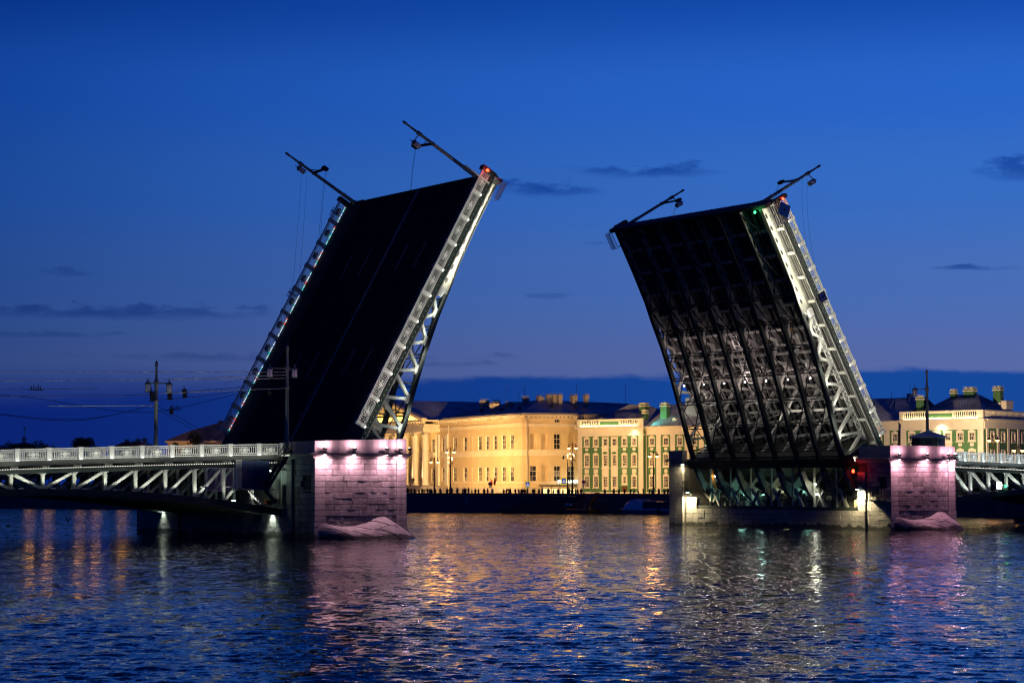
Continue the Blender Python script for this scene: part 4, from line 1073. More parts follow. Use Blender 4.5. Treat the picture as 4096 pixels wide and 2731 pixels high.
# lamps under the bridge that light the pier flanks
def wall_lamp(label, p, tgt, col, e, spot=80, size=.24, axis=None):
    r = thing('wall_lamp', label, 'lamp', p, (0, 0, TH), 'lamps lighting the pier flanks')
    m = MB(); m.box(-.14, .14, -.22, .22, -.02, .16); m.box(-.03, .03, -.03, .03, .16, .5); m.build('housing', M['black'], r)
    m = MB(); m.box(-.11, .11, -.19, .19, -.045, -.022); m.build('lens', E_['cool'], r)
    light('wall_light', 'SPOT', Vector(p) - Vector((0, 0, .09)), col, e, tgt, size, spot=spot, blend=.7)
GRN = (.80, 1.0, .82); YEL = (1.0, .86, .46)
wall_lamp('lamp lighting the far stones of the left pier flank', BW(26.75, 28.2, 2.75), BW(27.2, 28.2, .4), GRN, 620, 95)
wall_lamp('lamp lighting the near stones of the left pier flank', BW(26.75, 3.0, 2.6), BW(27.2, 3.0, .3), GRN, 750, 95)
wall_lamp('lamp at the far end of the right machine room opening', BW(99.3, 30.4, 4.1), BW(100.1, 30.3, 2.0), YEL, 4600, 155)
wall_lamp('lamp at the near end of the right machine room opening', BW(99.3, -.75, 4.55), BW(100.0, -.8, 1.8), YEL, 4600, 155)
wall_lamp('added lamp high on the far tower of the right pier', BW(99.0, 31.0, 7.6), BW(99.4, 31.6, 5.5), YEL, 800, 150)  # lamp added to brighten the far tower stones

# ------------------------------------------------------------------ hut on the right pier
def hut():
    r = bthing('service_hut', 'dark six sided hut with pyramid roof on the right pier', 'hut', (112.7, 1.6, 8.2))
    def hexa_(R, a0=.3): return [(R * math.cos(a0 + i * math.pi / 3), R * math.sin(a0 + i * math.pi / 3)) for i in range(6)]
    m = MB(); m.prism(hexa_(1.95), 0, 2.45, 'z'); m.build('wall', M['steel_d'], r)
    h = hexa_(2.35); m = MB()
    for i in range(6): m.face([(*h[i], 2.45), (*h[(i + 1) % 6], 2.45), (0, 0, 3.25)])
    m.prism(h, 2.36, 2.45, 'z'); m.build('roof', M['roof'], r)
    hh = hexa_(1.97)
    for i in (3, 4):
        a, b = Vector((*hh[i], 0)), Vector((*hh[i + 1], 0)); c = (a + b) / 2; n = Vector((c.x, c.y, 0)).normalized()
        m = MB(); m.beam(c - (b - a) * .22 + n * .02 + Vector((0, 0, 1.7)), c + (b - a) * .22 + n * .02 + Vector((0, 0, 1.7)), .04, .8, (0, 0, 1)); m.build('window', M['winglass'], r)
hut()
# filler deck between the piers and the fixed spans
for xa, xb, nm in ((27.3, 34.0, 'left'), (105.0, 115.0, 'right')):
    m = MB(); m.box(xa, xb, 1.5, LW, 7.6, 8.22); o = struct(m.build('pier_deck', M['asphalt'], off=(xa, 0, 0)))
    o.location = BW(xa, 0, 0); o.rotation_euler = (0, 0, TH)

# ------------------------------------------------------------------ things under the end of the left span
def left_equipment():
    r = bthing('glass_screen', 'hazy glass wind screen of two panes beside the left truss', 'screen', (18.3, -.25, 4.5))
    for x0, x1 in ((0, 1.55), (1.62, 3.2)):
        m = MB(); m.box(x0, x1, -.012, .012, .04, 2.08); m.build('pane', M['glass_sheet'], r)
    m = MB()
    for x in (-.03, 1.555, 3.21): m.box(x, x + .06, -.03, .03, 0, 2.12)
    m.box(-.03, 3.27, -.03, .03, -.02, .04); m.box(-.03, 3.27, -.03, .03, 2.08, 2.14)
    m.box(.2, .3, -.02, 1.6, .3, .4); m.box(2.9, 3.0, -.02, 1.6, .3, .4); m.build('frame', M['rail'], r)
    r = bthing('cabin', 'dark blue metal cabin under the railing beside the left pier stair', 'cabin', (22.0, -.3, 4.68))
    m = MB(); m.box(0, 2.95, 0, 1.6, 0, 2.65); m.build('body', M['cab'], r)
    for x in (.72, 1.45, 2.2):
        m = MB(); m.box(x, x + .05, -.03, 0, .05, 2.6); m.build('rib', M['cab'], r)
    m = MB(); m.box(-.1, 3.1, -.7, 1.7, -.12, -.01); m.build('floor_plate', M['steel_m'], r)
    m = MB(); m.box(-.1, 2.9, -.68, -.63, .95, 1.0); 
    for i in range(13): m.box(-.1 + i * .25, -.07 + i * .25, -.67, -.64, -.02, .95)
    m.build('handrail', M['steel_d'], r)
    m = MB()
    for i in range(7): m.box(-.55 + i * .09, -.53 + i * .09, -.02, .02, .1, 2.7)
    m.box(-.58, .02, -.03, .03, 2.66, 2.72); m.box(-.58, .02, -.03, .03, 1.5, 1.55); m.box(-.58, .02, -.03, .03, .1, .15); m.build('side_grille', M['rail'], r)
    # stair
    r = bthing('metal_stair', 'dark metal stair climbing beside the left pier to the footway', 'stair', (24.3, -1.1, 4.6))
    a = Vector((0, 0, 0)); b = Vector((2.55, 0, 3.75))
    for y in (0, .85):
        m = MB(); m.beam(a + Vector((0, y, 0)), b + Vector((0, y, 0)), .07, .30, (0, 0, 1)); m.build('stringer', M['steel_d'], r)
        m = MB(); m.beam(a + Vector((0, y, .95)), b + Vector((0, y, .95)), .06, .07, (0, 0, 1)); m.beam(a + Vector((0, y, .45)), b + Vector((0, y, .45)), .04, .05, (0, 0, 1))
        for i in range(9):
            q = a + (b - a) * (i / 8) + Vector((0, y, 0)); m.box(q.x - .025, q.x + .025, q.y - .025, q.y + .025, q.z, q.z + .95)
            if i < 8:
                m.lathe([(.10, -.015), (.10, .015)], (q.x + .16, q.y, q.z + .92), 8)
        m.build('handrail', M['steel_d'], r)
    for i in range(15):
        q = a + (b - a) * ((i + .5) / 15); m = MB(); m.box(q.x - .13, q.x + .13, 0, .85, q.z, q.z + .04); m.build('tread', M['steel_m'], r)
    m = MB(); m.beam((0, .4, 0), (1.1, .4, -1.25), .3, .28, (0, 0, 1)); m.build('strut', M['steel_d'], r)
    r = bthing('bar_gate', 'green lit barred gate at the foot of the left pier stair', 'gate', (26.6, .6, 3.2))
    m = MB()
    for i in range(9): m.box(-.02, .02, .0 + i * .2, .03 + i * .2, 0, 3.1)
    m.box(-.03, .03, 0, 1.65, 1.25, 1.3); m.box(-.03, .03, 0, 1.65, 3.05, 3.15); m.build('bars', M['steel_m'], r)
    m = MB(); m.box(.02, .06, .1, 1.0, .0, 2.4); m.build('leaf_plate', M['steel_d'], r)
    r = bthing('work_platform', 'steel working platform with ladder above the left arch end', 'platform', (22.5, .4, 3.2))
    m = MB(); m.box(1.5, 4.4, -.3, 2.2, -.06, 0); m.build('floor', M['steel_m'], r)
    m = MB(); m.beam((.9, .2, 1.3), (2.2, .2, 0), .05, .08); m.beam((.9, .7, 1.3), (2.2, .7, 0), .05, .08)
    for i in range(5): m.box(1.05 + i * .26, 1.2 + i * .26, .2, .7, 1.1 - i * .26, 1.14 - i * .26)
    m.build('ladder', M['rail'], r)
    r = bthing('tool_crate', 'small red orange crate on the platform beside the left pier', 'crate', (25.0, .3, 3.2))
    m = MB(); m.box(0, .65, 0, .45, 0, .34); m.build('body', M['red'], r)
    m = MB(); m.box(-.03, .68, -.03, .48, .34, .40); m.build('lid', M['orange'], r)
    light('stair_lamp', 'POINT', BW(26.0, 1.6, 6.1), (.62, 1.0, .78), 55, size=.06)
    r = bthing('tube_lamp', 'cool tube lamp over the barred gate beside the left stair', 'lamp', (25.0, .9, 6.35))
    m = MB(); m.box(0, .9, -.03, .03, 0, .05); m.build('tube', E_['cool'], r); m = MB(); m.box(-.05, .95, -.06, .06, .05, .12); m.build('housing', M['steel_m'], r)
left_equipment()

# ------------------------------------------------------------------ signs and signals on the leaves
def leafthing(name, label, cat, leaf, s, Y, t, group=None):
    r = thing(name, label, cat, group=group); r.matrix_world = Matrix.Translation(leafpt(leaf, s, Y, t)) @ leaf.matrix_world.to_3x3().to_4x4(); return r
def text_mesh(txt, size, ext=.01):
    cu = bpy.data.curves.new('txt', 'FONT'); cu.body = txt; cu.size = size; cu.extrude = ext; cu.align_x = 'CENTER'; cu.align_y = 'CENTER'
    o = bpy.data.objects.new('tmp', cu); C.objects.link(o)
    dg = bpy.context.evaluated_depsgraph_get(); me = bpy.data.meshes.new_from_object(o.evaluated_get(dg))
    bpy.data.objects.remove(o); bpy.data.curves.remove(cu); return me
r = leafthing('height_sign', 'white sign with red border and the number nine, tilted on the right leaf railing', 'sign', leafR, 20.9, -1.5, -.82)
m = MB(); m.box(-.55, .55, -.02, .02, -.55, .55); m.build('board', M['red'], r)
m = MB(); m.box(-.42, .42, .02, .035, -.42, .42); m.build('face', M['grey'], r)
m = MB(); m.prism([(-.17, .40), (.17, .40), (0, .16)], .035, .042); m.build('arrow', M['black'], r)
me = text_mesh('9', .62); me.materials.append(M['black']); o = put('numeral', me, r, (0, .042, -.12), (rad(90), 0, rad(180)))
m = MB(); m.box(-.03, .03, -1.4, -.02, -.03, .03); m.build('mount', M['steel_m'], r)
r = leafthing('target_board', 'square grey board with a black dot at the top of the right leaf', 'board', leafR, 31.83, -1.5, -.98)
m = MB(); m.box(-.72, .72, -.02, .02, -.72, .72); o = m.build('board', M['grey'], r); o.rotation_euler = (0, rad(44), 0)
m = MB(); m.lathe([(.14, .0), (.14, .012)], n=16); o = m.build('dot', M['black'], r); o.location = (0, .022, 0); o.rotation_euler = (rad(-90), 0, 0)
m = MB(); m.box(-.04, .04, -1.4, -.02, -.04, .04); m.build('mount', M['steel_m'], r)
def signal(label, leaf, s, Y, t, em, col, e):
    r = leafthing('signal_lamp', label, 'signal lamp', leaf, s, Y, t, 'signal lamps on the leaves')
    m = MB(); m.lathe([(.02, -.16), (.12, -.12), (.14, 0), (.12, .12), (.02, .16)], n=12); m.build('lens', em, r, True)
    m = MB(); m.box(-.12, .12, -.12, .12, -.3, -.17); m.box(-.03, .03, -.03, .03, -.5, -.3); m.build('base', M['black'], r)
    light('signal_light', 'POINT', leafpt(leaf, s, Y - .35, t), col, e, size=.1)
signal('red signal lamp at the top of the left leaf', leafL, 32.6, -.35, .75, E_['redl'], (1, .03, .02), 30)
signal('red signal lamp at the top of the right leaf', leafR, 32.7, -.35, .35, E_['redl'], (1, .03, .02), 30)
signal('green signal lamp under the tip of the right leaf', leafR, 32.4, 2.3, -1.95, E_['grnl'], (.03, 1, .2), 9)
r = bthing('signal_lamp', 'red signal lamp beside the near end of the right machine room', 'signal lamp', (99.3, -.1, 6.6), 'signal lamps on the leaves')
m = MB(); m.lathe([(.02, -.2), (.14, -.14), (.16, 0), (.14, .14), (.02, .2)], n=12); m.build('lens', E_['redl'], r, True); m = MB(); m.box(-.1, .6, -.1, .1, -.4, -.2); m.build('arm', M['black'], r)
light('signal_light', 'POINT', BW(99.2, -.9, 6.6), (1, .04, .03), 14, size=.1)
r = leafthing('box_panel', 'small bright white box on the near girder of the left leaf', 'box', leafL, 19.35, 1.0, -1.25)
m = MB(); m.box(-.45, .45, -.12, .12, -.35, .35); m.build('case', M['white'], r); m = MB(); m.box(-.47, .47, .12, .3, -.05, .05); m.build('mount', M['steel_m'], r)
r = leafthing('box_panel', 'small bright white box on the near girder of the right leaf', 'box', leafR, 19.35, 1.0, -1.25)
m = MB(); m.box(-.45, .45, -.12, .12, -.35, .35); m.build('case', M['white'], r); m = MB(); m.box(-.47, .47, -.3, -.12, -.05, .05); m.build('mount', M['steel_m'], r)
r = leafthing('frosted_panel', 'pale square panel behind the far railing at the top of the left leaf', 'panel', leafL, 31.2, LW + .35, .65)
m = MB(); m.box(-.6, .6, -.03, .03, -.6, .6); m.build('board', M['glass_sheet'], r); m = MB(); m.box(-.06, .06, -.2, -.03, -.6, .6); m.build('mount', M['steel_m'], r)
r = leafthing('frosted_panel', 'pale square panel behind the far railing midway up the left leaf', 'panel', leafL, 20.3, LW + .35, .65)
m = MB(); m.box(-.6, .6, -.03, .03, -.6, .6); m.build('board', M['glass_sheet'], r); m = MB(); m.box(-.06, .06, -.2, -.03, -.6, .6); m.build('mount', M['steel_m'], r)
r = leafthing('lattice_ladder', 'pale lattice ladder lying along the near girder of the right leaf', 'ladder', leafR, 0, 1.05, -1.0)
m = MB()
for y in (0,):
    m.beam((3, -.0, 0), (19, 0, 0), .05, .06); m.beam((3, -.42, -.25), (19, -.42, -.25), .05, .06)
    for i in range(26): 
        s = 3 + i * .615; m.beam((s, 0, 0), (s + .3, -.42, -.25), .035, .035); m.beam((s + .3, -.42, -.25), (s + .615, 0, 0), .035, .035)
m.build('lattice', M['rail'], r)
r = bthing('signal_board', 'small white lit board on the right span truss', 'board', (123.6, .9, 4.55)); m = MB(); m.box(-.32, .32, -.1, .1, 0, .85); m.build('box', E_['white'], r); m = MB(); m.box(-.36, .36, .1, .3, -.05, .05); m.build('mount', M['steel_m'], r)
r = bthing('signal_lamp', 'green signal lamp beside the lit board on the right span', 'signal lamp', (124.5, .7, 4.9), 'signal lamps on the leaves'); m = MB(); m.lathe([(.02, -.16), (.13, -.1), (.13, .1), (.02, .16)], n=12); m.build('lens', E_['grnl'], r, True); m = MB(); m.box(-.5, -.1, -.04, .04, -.05, .03); m.build('arm', M['black'], r)
r = bthing('side_balcony', 'dark small balcony with bars at the right side of the right pier', 'balcony', (110.3, -4.0, 4.3))
m = MB(); m.box(0, 1.3, -.6, .8, -.12, 0); m.build('floor', M['steel_d'], r)
m = MB()
for i in range(9): m.box(i * .15, .03 + i * .15, -.6, -.57, 0, 1.3)
m.box(-.02, 1.32, -.63, -.55, 1.26, 1.34); m.box(1.26, 1.32, -.6, .8, 1.26, 1.34); m.build('railing', M['steel_d'], r)
# road arrow signs seen beyond the right leaf
for i, (Yy, Z, nm) in enumerate(((10.1, 15.6, 'right'), (13.35, 14.87, 'middle'), (16.95, 14.82, 'left'))):
    r = bthing('lane_sign', '%s of the three blue arrow lane signs behind the right leaf' % {'right': 'rightmost', 'middle': 'middle one', 'left': 'leftmost'}[nm], 'sign', (118.0, Yy, Z), 'blue lane signs', -TH)
    m = MB(); m.box(-.42, .42, -.02, .02, -.6, .6); m.build('board', M['blue'], r)
    m = MB(); m.beam((-.12, -.03, -.45), (-.12, -.03, 0), .02, .09); m.beam((-.12, -.03, 0), (.14, -.03, .25), .02, .09); m.beam((.14, -.03, .25), (.14, -.03, .42), .02, .09); m.prism([(.0, .38), (.28, .38), (.14, .56)], -.045, -.02); m.build('arrow', M['white'], r)
    m = MB(); m.box(-.02, .02, .02, .06, .5, 1.6); m.build('hanger', M['black'], r)
# ------------------------------------------------------------------ walls with real openings
def wall_holes(m, P, u0, u1, z0, z1, holes, depth, mi=0, mr=0, back=True):
    us = sorted({u0, u1, *[h[0] for h in holes], *[h[1] for h in holes]}); zs = sorted({z0, z1, *[h[2] for h in holes], *[h[3] for h in holes]})
    us = [u for u in us if u0 <= u <= u1]; zs = [z for z in zs if z0 <= z <= z1]
    for a, b in zip(us[:-1], us[1:]):
        run = None
        for c, d in zip(zs[:-1], zs[1:]):
            um, zm = (a + b) / 2, (c + d) / 2
            if any(h[0] < um < h[1] and h[2] < zm < h[3] for h in holes): continue
            m.face([P(a, 0, c), P(b, 0, c), P(b, 0, d), P(a, 0, d)], mi)
    for (a, b, c, d) in [h[:4] for h in holes]:
        for q in ([(a, 0, c), (a, depth, c), (a, depth, d), (a, 0, d)], [(b, 0, c), (b, 0, d), (b, depth, d), (b, depth, c)], [(a, 0, c), (b, 0, c), (b, depth, c), (a, depth, c)], [(a, 0, d), (a, depth, d), (b, depth, d), (b, 0, d)]):
            m.face([P(*p) for p in q], mr)
        if back: m.face([P(a, depth + .03, c), P(b, depth + .03, c), P(b, depth + .03, d), P(a, depth + .03, d)], mr)
WC = {}
def win_parts(w, h, cols, rows):
    k = (round(w, 2), round(h, 2), cols, rows)
    if k in WC: return WC[k]
    m = MB(); f = .07
    m.box(-w / 2, w / 2, -.06, 0, 0, f); m.box(-w / 2, w / 2, -.06, 0, h - f, h)
    for s in (-1, 1): m.box(s * w / 2, s * (w / 2 - f), -.06, 0, 0, h)
    zr = [h * (i / rows) for i in range(1, rows)]
    for i, z in enumerate(zr): m.box(-w / 2, w / 2, -.05, 0, z - (.05 if i == len(zr) - 1 else .025), z + (.05 if i == len(zr) - 1 else .025))
    for i in range(1, cols): x = -w / 2 + w * i / cols; m.box(x - .04, x + .04, -.05, 0, 0, h)
    fr = m.mesh('frame', M['winframe'])
    pw, ph = w / cols - .09, h / rows - .08
    m = MB(); m.box(-pw / 2, pw / 2, -.015, 0, -ph / 2, ph / 2)
    WC[k] = (fr, m.mesh('pane', M['winglass']), m.mesh('pane', M['winglass_l'])); return WC[k]
def add_window(parent, loc, rz, w, h, cols, rows, light_p=.3, name='window', rnd=random):
    fr, p1, p2 = win_parts(w, h, cols, rows)
    o = put(name, fr, parent, loc, (0, 0, rz))
    for i in range(cols):
        for j in range(rows):
            put('pane', p2 if rnd.random() < light_p else p1, o, (-w / 2 + w * (i + .5) / cols, -.012 + rnd.uniform(-.003, .003), h * (j + .5) / rows))
    return o
def seams(m, a, b, c, d, n, hgt=.06, w=.05):
    """standing seams on a roof plane: from edge a-b up to edge c-d"""
    a, b, c, d = map(Vector, (a, b, c, d)); nr = (b - a).cross(d - a).normalized()
    if nr.z < 0: nr = -nr
    for i in range(n + 1):
        t = i / n; p = a.lerp(b, t) + nr * hgt / 2; q = d.lerp(c, t) + nr * hgt / 2
        if (q - p).length > .3: m.beam(p, q, w, hgt, nr)
def chimney(parent, x, y, z0, z1, w, d, mm, capm, pots=3):
    m = MB(); m.box(-w / 2, w / 2, -d / 2, d / 2, 0, z1 - z0); c = m.build('chimney', mm, parent, loc=(x, y, z0))
    h = z1 - z0
    m = MB(); m.box(-w / 2 - .13, w / 2 + .13, -d / 2 - .13, d / 2 + .13, h - .42, h - .22); m.box(-w / 2 - .08, w / 2 + .08, -d / 2 - .08, d / 2 + .08, h, h + .12)
    m.box(-w / 2 - .1, w / 2 + .1, -d / 2 - .1, d / 2 + .1, 0, .35)
    for i in range(pots):
        x_ = -w / 2 + w * (i + .5) / pots; m.box(x_ - .12, x_ + .12, -d / 2, d / 2, h + .12, h + .32)
    m.box(-w / 2 - .05, w / 2 + .05, -d / 2 - .05, d / 2 + .05, h + .32, h + .38)
    m.build('chimney_cap', capm, c)
    return c

# ------------------------------------------------------------------ green baroque museum
def green_museum():
    rnd = random.Random(21)
    KA = rad(-41.293); base = (13.31, 445.46, GZ)
    r = thing('museum_building', 'green and white baroque museum with rooftop balustrade, lit on the far quay', 'museum', base, (0, 0, KA))
    Z = lambda z: z - GZ
    H1 = 14.7
    ris = [2.28, 4.62, 7.07, 9.37, 11.93, 14.35]
    def risalit(u0, flip=False, side=None):
        us = [u0 + (16.6 - x if flip else x) for x in ris]
        holes = []; wins = []
        for i, u in enumerate(us):
            rows = [(12.85, 14.15, 1.08, 3, 2), (8.80, 10.92, 1.08, 3, 4), (4.62, 6.66, 1.08, 3, 4)]
            if i == 4 and not flip: rows[2] = (5.35, 6.66, .8, 2, 2)
            for (a, b, w, c, rr) in rows:
                holes.append((u - w / 2, u + w / 2, Z(a), Z(b))); wins.append((u, a, b, w, c, rr))
        P = lambda u, d, z: (u, d, z)
        m = MB(); wall_holes(m, P, u0 + 1.1, u0 + 15.5, Z(3.6), Z(H1), holes, .14, 0, 1); m.build('wall', [M['green'], M['trim']], r)
        m = MB()
        m.face([(u0, 0.05, 0), (u0, 18, 0), (u0, 18, Z(16.3)), (u0, .05, Z(16.3))]); m.build('side_wall', M['green'], r)
        if side is None: m = MB(); m.face([(u0 + 16.6, 0.05, 0), (u0 + 16.6, 18, 0), (u0 + 16.6, 18, Z(16.3)), (u0 + 16.6, .05, Z(16.3))]); m.build('side_wall', M['green'], r)
        m = MB(); m.box(u0, u0 + 16.6, -.22, .3, 0, Z(3.6)); m.build('plinth', M['trim'], r)
        m = MB(); m.box(u0 - .02, u0 + 16.62, -.06, .4, Z(H1), Z(15.05)); m.box(u0, u0 + 16.6, 0, .4, Z(15.05), Z(16.1)); m.box(u0 - .15, u0 + 16.75, -.25, .4, Z(16.1), Z(16.3)); m.build('entablature', M['trim'], r)
        m = MB(); m.box(u0 - .4, u0 + 17.0, -.6, .6, Z(16.3), Z(16.58)); m.build('cornice', M['trim'], r)
        for x0, x1 in ((0, 1.1), (15.5, 16.6)):
            m = MB(); z = 3.6
            while z < H1 - .1: m.box(u0 + x0, u0 + x1, -.14, .2, Z(z), Z(min(z + .46, H1))); z += .52
            m.box(u0 + x0 + .03, u0 + x1 - .03, -.09, .2, Z(3.6), Z(H1)); m.build('quoin', M['trim'], r)
        # white strips behind the two middle windows
        for i in (2, 3):
            u = us[i]; hs = [h for h in holes if abs((h[0] + h[1]) / 2 - u) < .1]
            m = MB(); wall_holes(m, lambda a, d, z: (a, d - .10, z), u - .86, u + .86, Z(4.0), Z(14.55), hs, .1, back=False); 
            for s in (-1, 1): m.box(u + s * .86, u + s * .80, -.1, 0, Z(4), Z(14.55))
            m.box(u - .98, u + .98, -.24, 0, Z(12.35), Z(12.55)); m.box(u - .98, u + .98, -.24, 0, Z(8.25), Z(8.45)); m.build('white_bay', M['trim'], r)
            m = MB(); pts = [(u + .62 * math.cos(a * math.pi / 10), Z(11.15) + .5 * math.sin(a * math.pi / 10)) for a in range(11)]; m.prism(pts, -.14, -.101); m.build('arch_panel', M['green'], r)
            for (a, b) in ((.2, .1),): pass
        for i, u in enumerate(us):
            if i not in (2, 3):
                for (a, b, g) in ((12.52, 14.5, 0), (8.42, 11.25, 0), (4.30, 7.05, 0)):
                    if i == 4 and a < 5 and not flip: a = 5.0
                    surround(u, 0, a, b, r, [h for h in holes if abs((h[0] + h[1]) / 2 - u) < .1], Z)
                m = MB(); m.prism([(u - .42, Z(12.08)), (u - .30, Z(11.80)), (u + .30, Z(11.80)), (u + .42, Z(12.08)), (u + .30, Z(12.36)), (u - .30, Z(12.36))], -.07, 0); m.build('plaque', M['trim'], r)
                m = MB(); m.box(u - .55, u + .55, -.06, 0, Z(7.32), Z(8.18)); m.build('plaque', M['trim'], r)
        if not flip:
            m = MB(); m.box(us[4] - .6, us[4] + .6, -.12, 0, Z(3.0), Z(4.75)); m.build('door', M['wood'], r)
        for (u, a, b, w, c, rr) in wins: add_window(r, (u, .12, Z(a)), 0, w, b - a, c, rr, .25, rnd=rnd)
        # attic balustrade
        segs = [(u0 - .1, u0 + .8, 0), (u0 + .8, u0 + 5.6, 1), (u0 + 5.6, u0 + 10.9, 2), (u0 + 10.9, u0 + 15.6, 1), (u0 + 15.6, u0 + 16.7, 0)]
        for a, b, k in segs:
            m = MB(); m.box(a, b, -.3, .1, Z(16.6), Z(16.85)); m.box(a, b, -.34, .14, Z(17.85), Z(18.1))
            if k == 1:
                n = int((b - a) / .40)
                for i in range(n):
                    x = a + (i + .5) * (b - a) / n; m.lathe([(.10, 16.85 - GZ), (.15, 17.1 - GZ), (.07, 17.5 - GZ), (.10, 17.86 - GZ)], (x, -.1, 0), 6)
                m.build('balustrade', M['trim'], r)
            elif k == 0: m.box(a, b, -.3, .1, Z(16.85), Z(17.85)); m.build('attic_pier', M['trim'], r)
            else:
                m.box(a, b, -.2, .05, Z(16.85), Z(17.85)); m.build('attic_panel', M['trim'], r)
                m = MB(); m.box(a + .3, b - .3, -.24, -.2, Z(16.95), Z(17.6)); m.build('attic_inset', M['green'], r)
        m = MB(); E = [(u0 + .2, .6, Z(16.6)), (u0 + 16.4, .6, Z(16.6)), (u0 + 16.4, 18, Z(16.6)), (u0 + .2, 18, Z(16.6))]; R0 = (u0 + 6.0, 9, Z(21.2)); R1 = (u0 + 10.6, 9, Z(21.2))
        m.face([E[0], E[1], R1, R0]); m.face([E[2], E[3], R0, R1]); m.face([E[3], E[0], R0]); m.face([E[1], E[2], R1]); rf = m.build('roof', M['roof'], r)
        m = MB(); seams(m, E[0], E[1], R1, R0, 26); seams(m, E[1], E[2], R1, R1, 16); tag(m.build('roof_seam', M['roof'], rf), None, None, None, 'stuff')
    def surround(u, d, a, b, par, hs, Zf, w=.72):
        m = MB(); hs2 = [(max(h[0], u - w + .02), min(h[1], u + w - .02), h[2], h[3]) for h in hs if h[2] > Zf(a) - .3 and h[3] < Zf(b) + .3]
        wall_holes(m, lambda x, y, z: (x, d + y - .09, z), u - w, u + w, Zf(a), Zf(b) - .02, hs2, .09, back=False)
        for s in (-1, 1): m.box(u + s * w, u + s * (w - .04), d - .09, d, Zf(a), Zf(b))
        m.box(u - w - .12, u + w + .12, d - .17, d, Zf(a) - .02, Zf(a) + .14)
        m.box(u - .95 * w, u + .95 * w, d - .14, d, Zf(b) - .10, Zf(b)); m.box(u - .6 * w, u + .6 * w, d - .16, d, Zf(b), Zf(b) + .13); m.box(u - .18, u + .18, d - .2, d, Zf(b) - .2, Zf(b) + .22)
        m.build('window_surround', M['trim'], par)
    risalit(0.0); risalit(75.0, True, 1)
    # long recessed wing with pilasters
    us = [18.06 + 3.45 * k for k in range(17)]
    us = [u for u in us if u < 74.6]
    holes = []; wins = []
    for u in us:
        for (a, b, w, c, rr) in ((12.85, 14.15, 1.08, 3, 2), (8.80, 10.92, 1.08, 3, 4), (4.62, 6.66, 1.08, 3, 4)):
            holes.append((u - w / 2, u + w / 2, Z(a), Z(b))); wins.append((u, a, b, w, c, rr))
    d0 = .9
    m = MB(); wall_holes(m, lambda u, d, z: (u, d + d0, z), 16.6, 75.0, Z(3.6), Z(14.9), holes, .14, 0, 1); m.build('wall', [M['green'], M['trim']], r)
    m = MB(); m.box(16.6, 75, d0 - .2, d0 + .3, 0, Z(3.6)); m.build('plinth', M['trim'], r)
    m = MB(); m.box(16.6, 75, d0 - .05, d0 + .3, Z(14.9), Z(16.2)); m.box(16.6, 75, d0 - .2, d0 + .3, Z(14.8), Z(15.0)); m.build('entablature', M['trim'], r)
    m = MB(); m.box(16.6, 75, d0 - .5, d0 + .3, Z(16.2), Z(16.5)); m.build('cornice', M['trim'], r)
    for u in us[:-1]:
        m = MB(); m.box(u + 1.725 - .55, u + 1.725 + .55, d0 - .14, d0, Z(3.6), Z(14.85)); m.build('pilaster', M['trim'], r)
    for u in us:
        hs = [h for h in holes if abs((h[0] + h[1]) / 2 - u) < .1]
        for (a, b) in ((12.52, 14.5), (8.42, 11.25), (4.30, 7.05)): surround(u, d0, a, b, r, hs, Z, .72)
        m = MB(); m.prism([(u - .42, Z(12.08)), (u - .30, Z(11.80)), (u + .30, Z(11.80)), (u + .42, Z(12.08)), (u + .30, Z(12.36)), (u - .30, Z(12.36))], d0 - .07, d0); m.build('plaque', M['trim'], r)
        m = MB(); m.prism([(u + .42 * math.cos(i * math.pi / 8), Z(7.75) + .45 * math.sin(i * math.pi / 8)) for i in range(16)], d0 - .07, d0); m.build('plaque', M['trim'], r)
    for (u, a, b, w, c, rr) in wins: add_window(r, (u, d0 + .12, Z(a)), 0, w, b - a, c, rr, .35, rnd=rnd)
    m = MB(); a, b, c, d = (16.6, d0 - .3, Z(16.5)), (75, d0 - .3, Z(16.5)), (75, 9, Z(21.0)), (16.6, 9, Z(21.0)); m.face([a, b, c, d]); m.face([(16.6, 18, Z(16.5)), d, c, (75, 18, Z(16.5))]); rf = m.build('roof', M['roof'], r)
    m = MB(); seams(m, a, b, c, d, 90); tag(m.build('roof_seam', M['roof'], rf), None, None, None, 'stuff')
    # right flank, seen at an angle
    ws = [3.1, 6.9, 10.6, 14.3]
    holes = []
    for y in ws:
        for (a, b) in ((12.9, 14.12), (8.83, 10.92), (4.66, 6.66)): holes.append((y - .5, y + .5, Z(a), Z(b)))
    m = MB(); wall_holes(m, lambda u, d, z: (91.6 - d, u, z), 0.1, 18, Z(0) * 0, Z(14.9), holes, .28, 0, 1); m.build('flank_wall', [M['green'], M['trim']], r)
    for y in ws:
        for (a, b) in ((12.9, 14.12), (8.83, 10.92), (4.66, 6.66)): add_window(r, (91.6 - .26, y, Z(a)), rad(90), 1.0, b - a, 3, 2 if a > 12 else 4, .35, rnd=rnd)
        for (a, b) in ((12.52, 14.5), (8.42, 11.25), (4.30, 7.05)):
            m = MB()
            for s in (-1, 1): m.box(91.6, 91.69, y + s * .5, y + s * .78, Z(a), Z(b))
            m.box(91.6, 91.69, y - .78, y + .78, Z(b) - .35, Z(b)); m.box(91.6, 91.75, y - .85, y + .85, Z(a) - .1, Z(a) + .15); m.build('window_surround', M['trim'], r)
    for y in (1.2, 5.0, 8.75, 12.4):
        m = MB(); m.box(91.6, 91.74, y - .35, y + .35, Z(3.6), Z(14.9)); m.build('pilaster', M['trim'], r)
    m = MB(); m.box(91.3, 91.75, .3, 18, Z(14.9), Z(16.3)); m.box(91.3, 92.2, .6, 18, Z(16.3), Z(16.58)); m.build('flank_entablature', M['trim'], r)
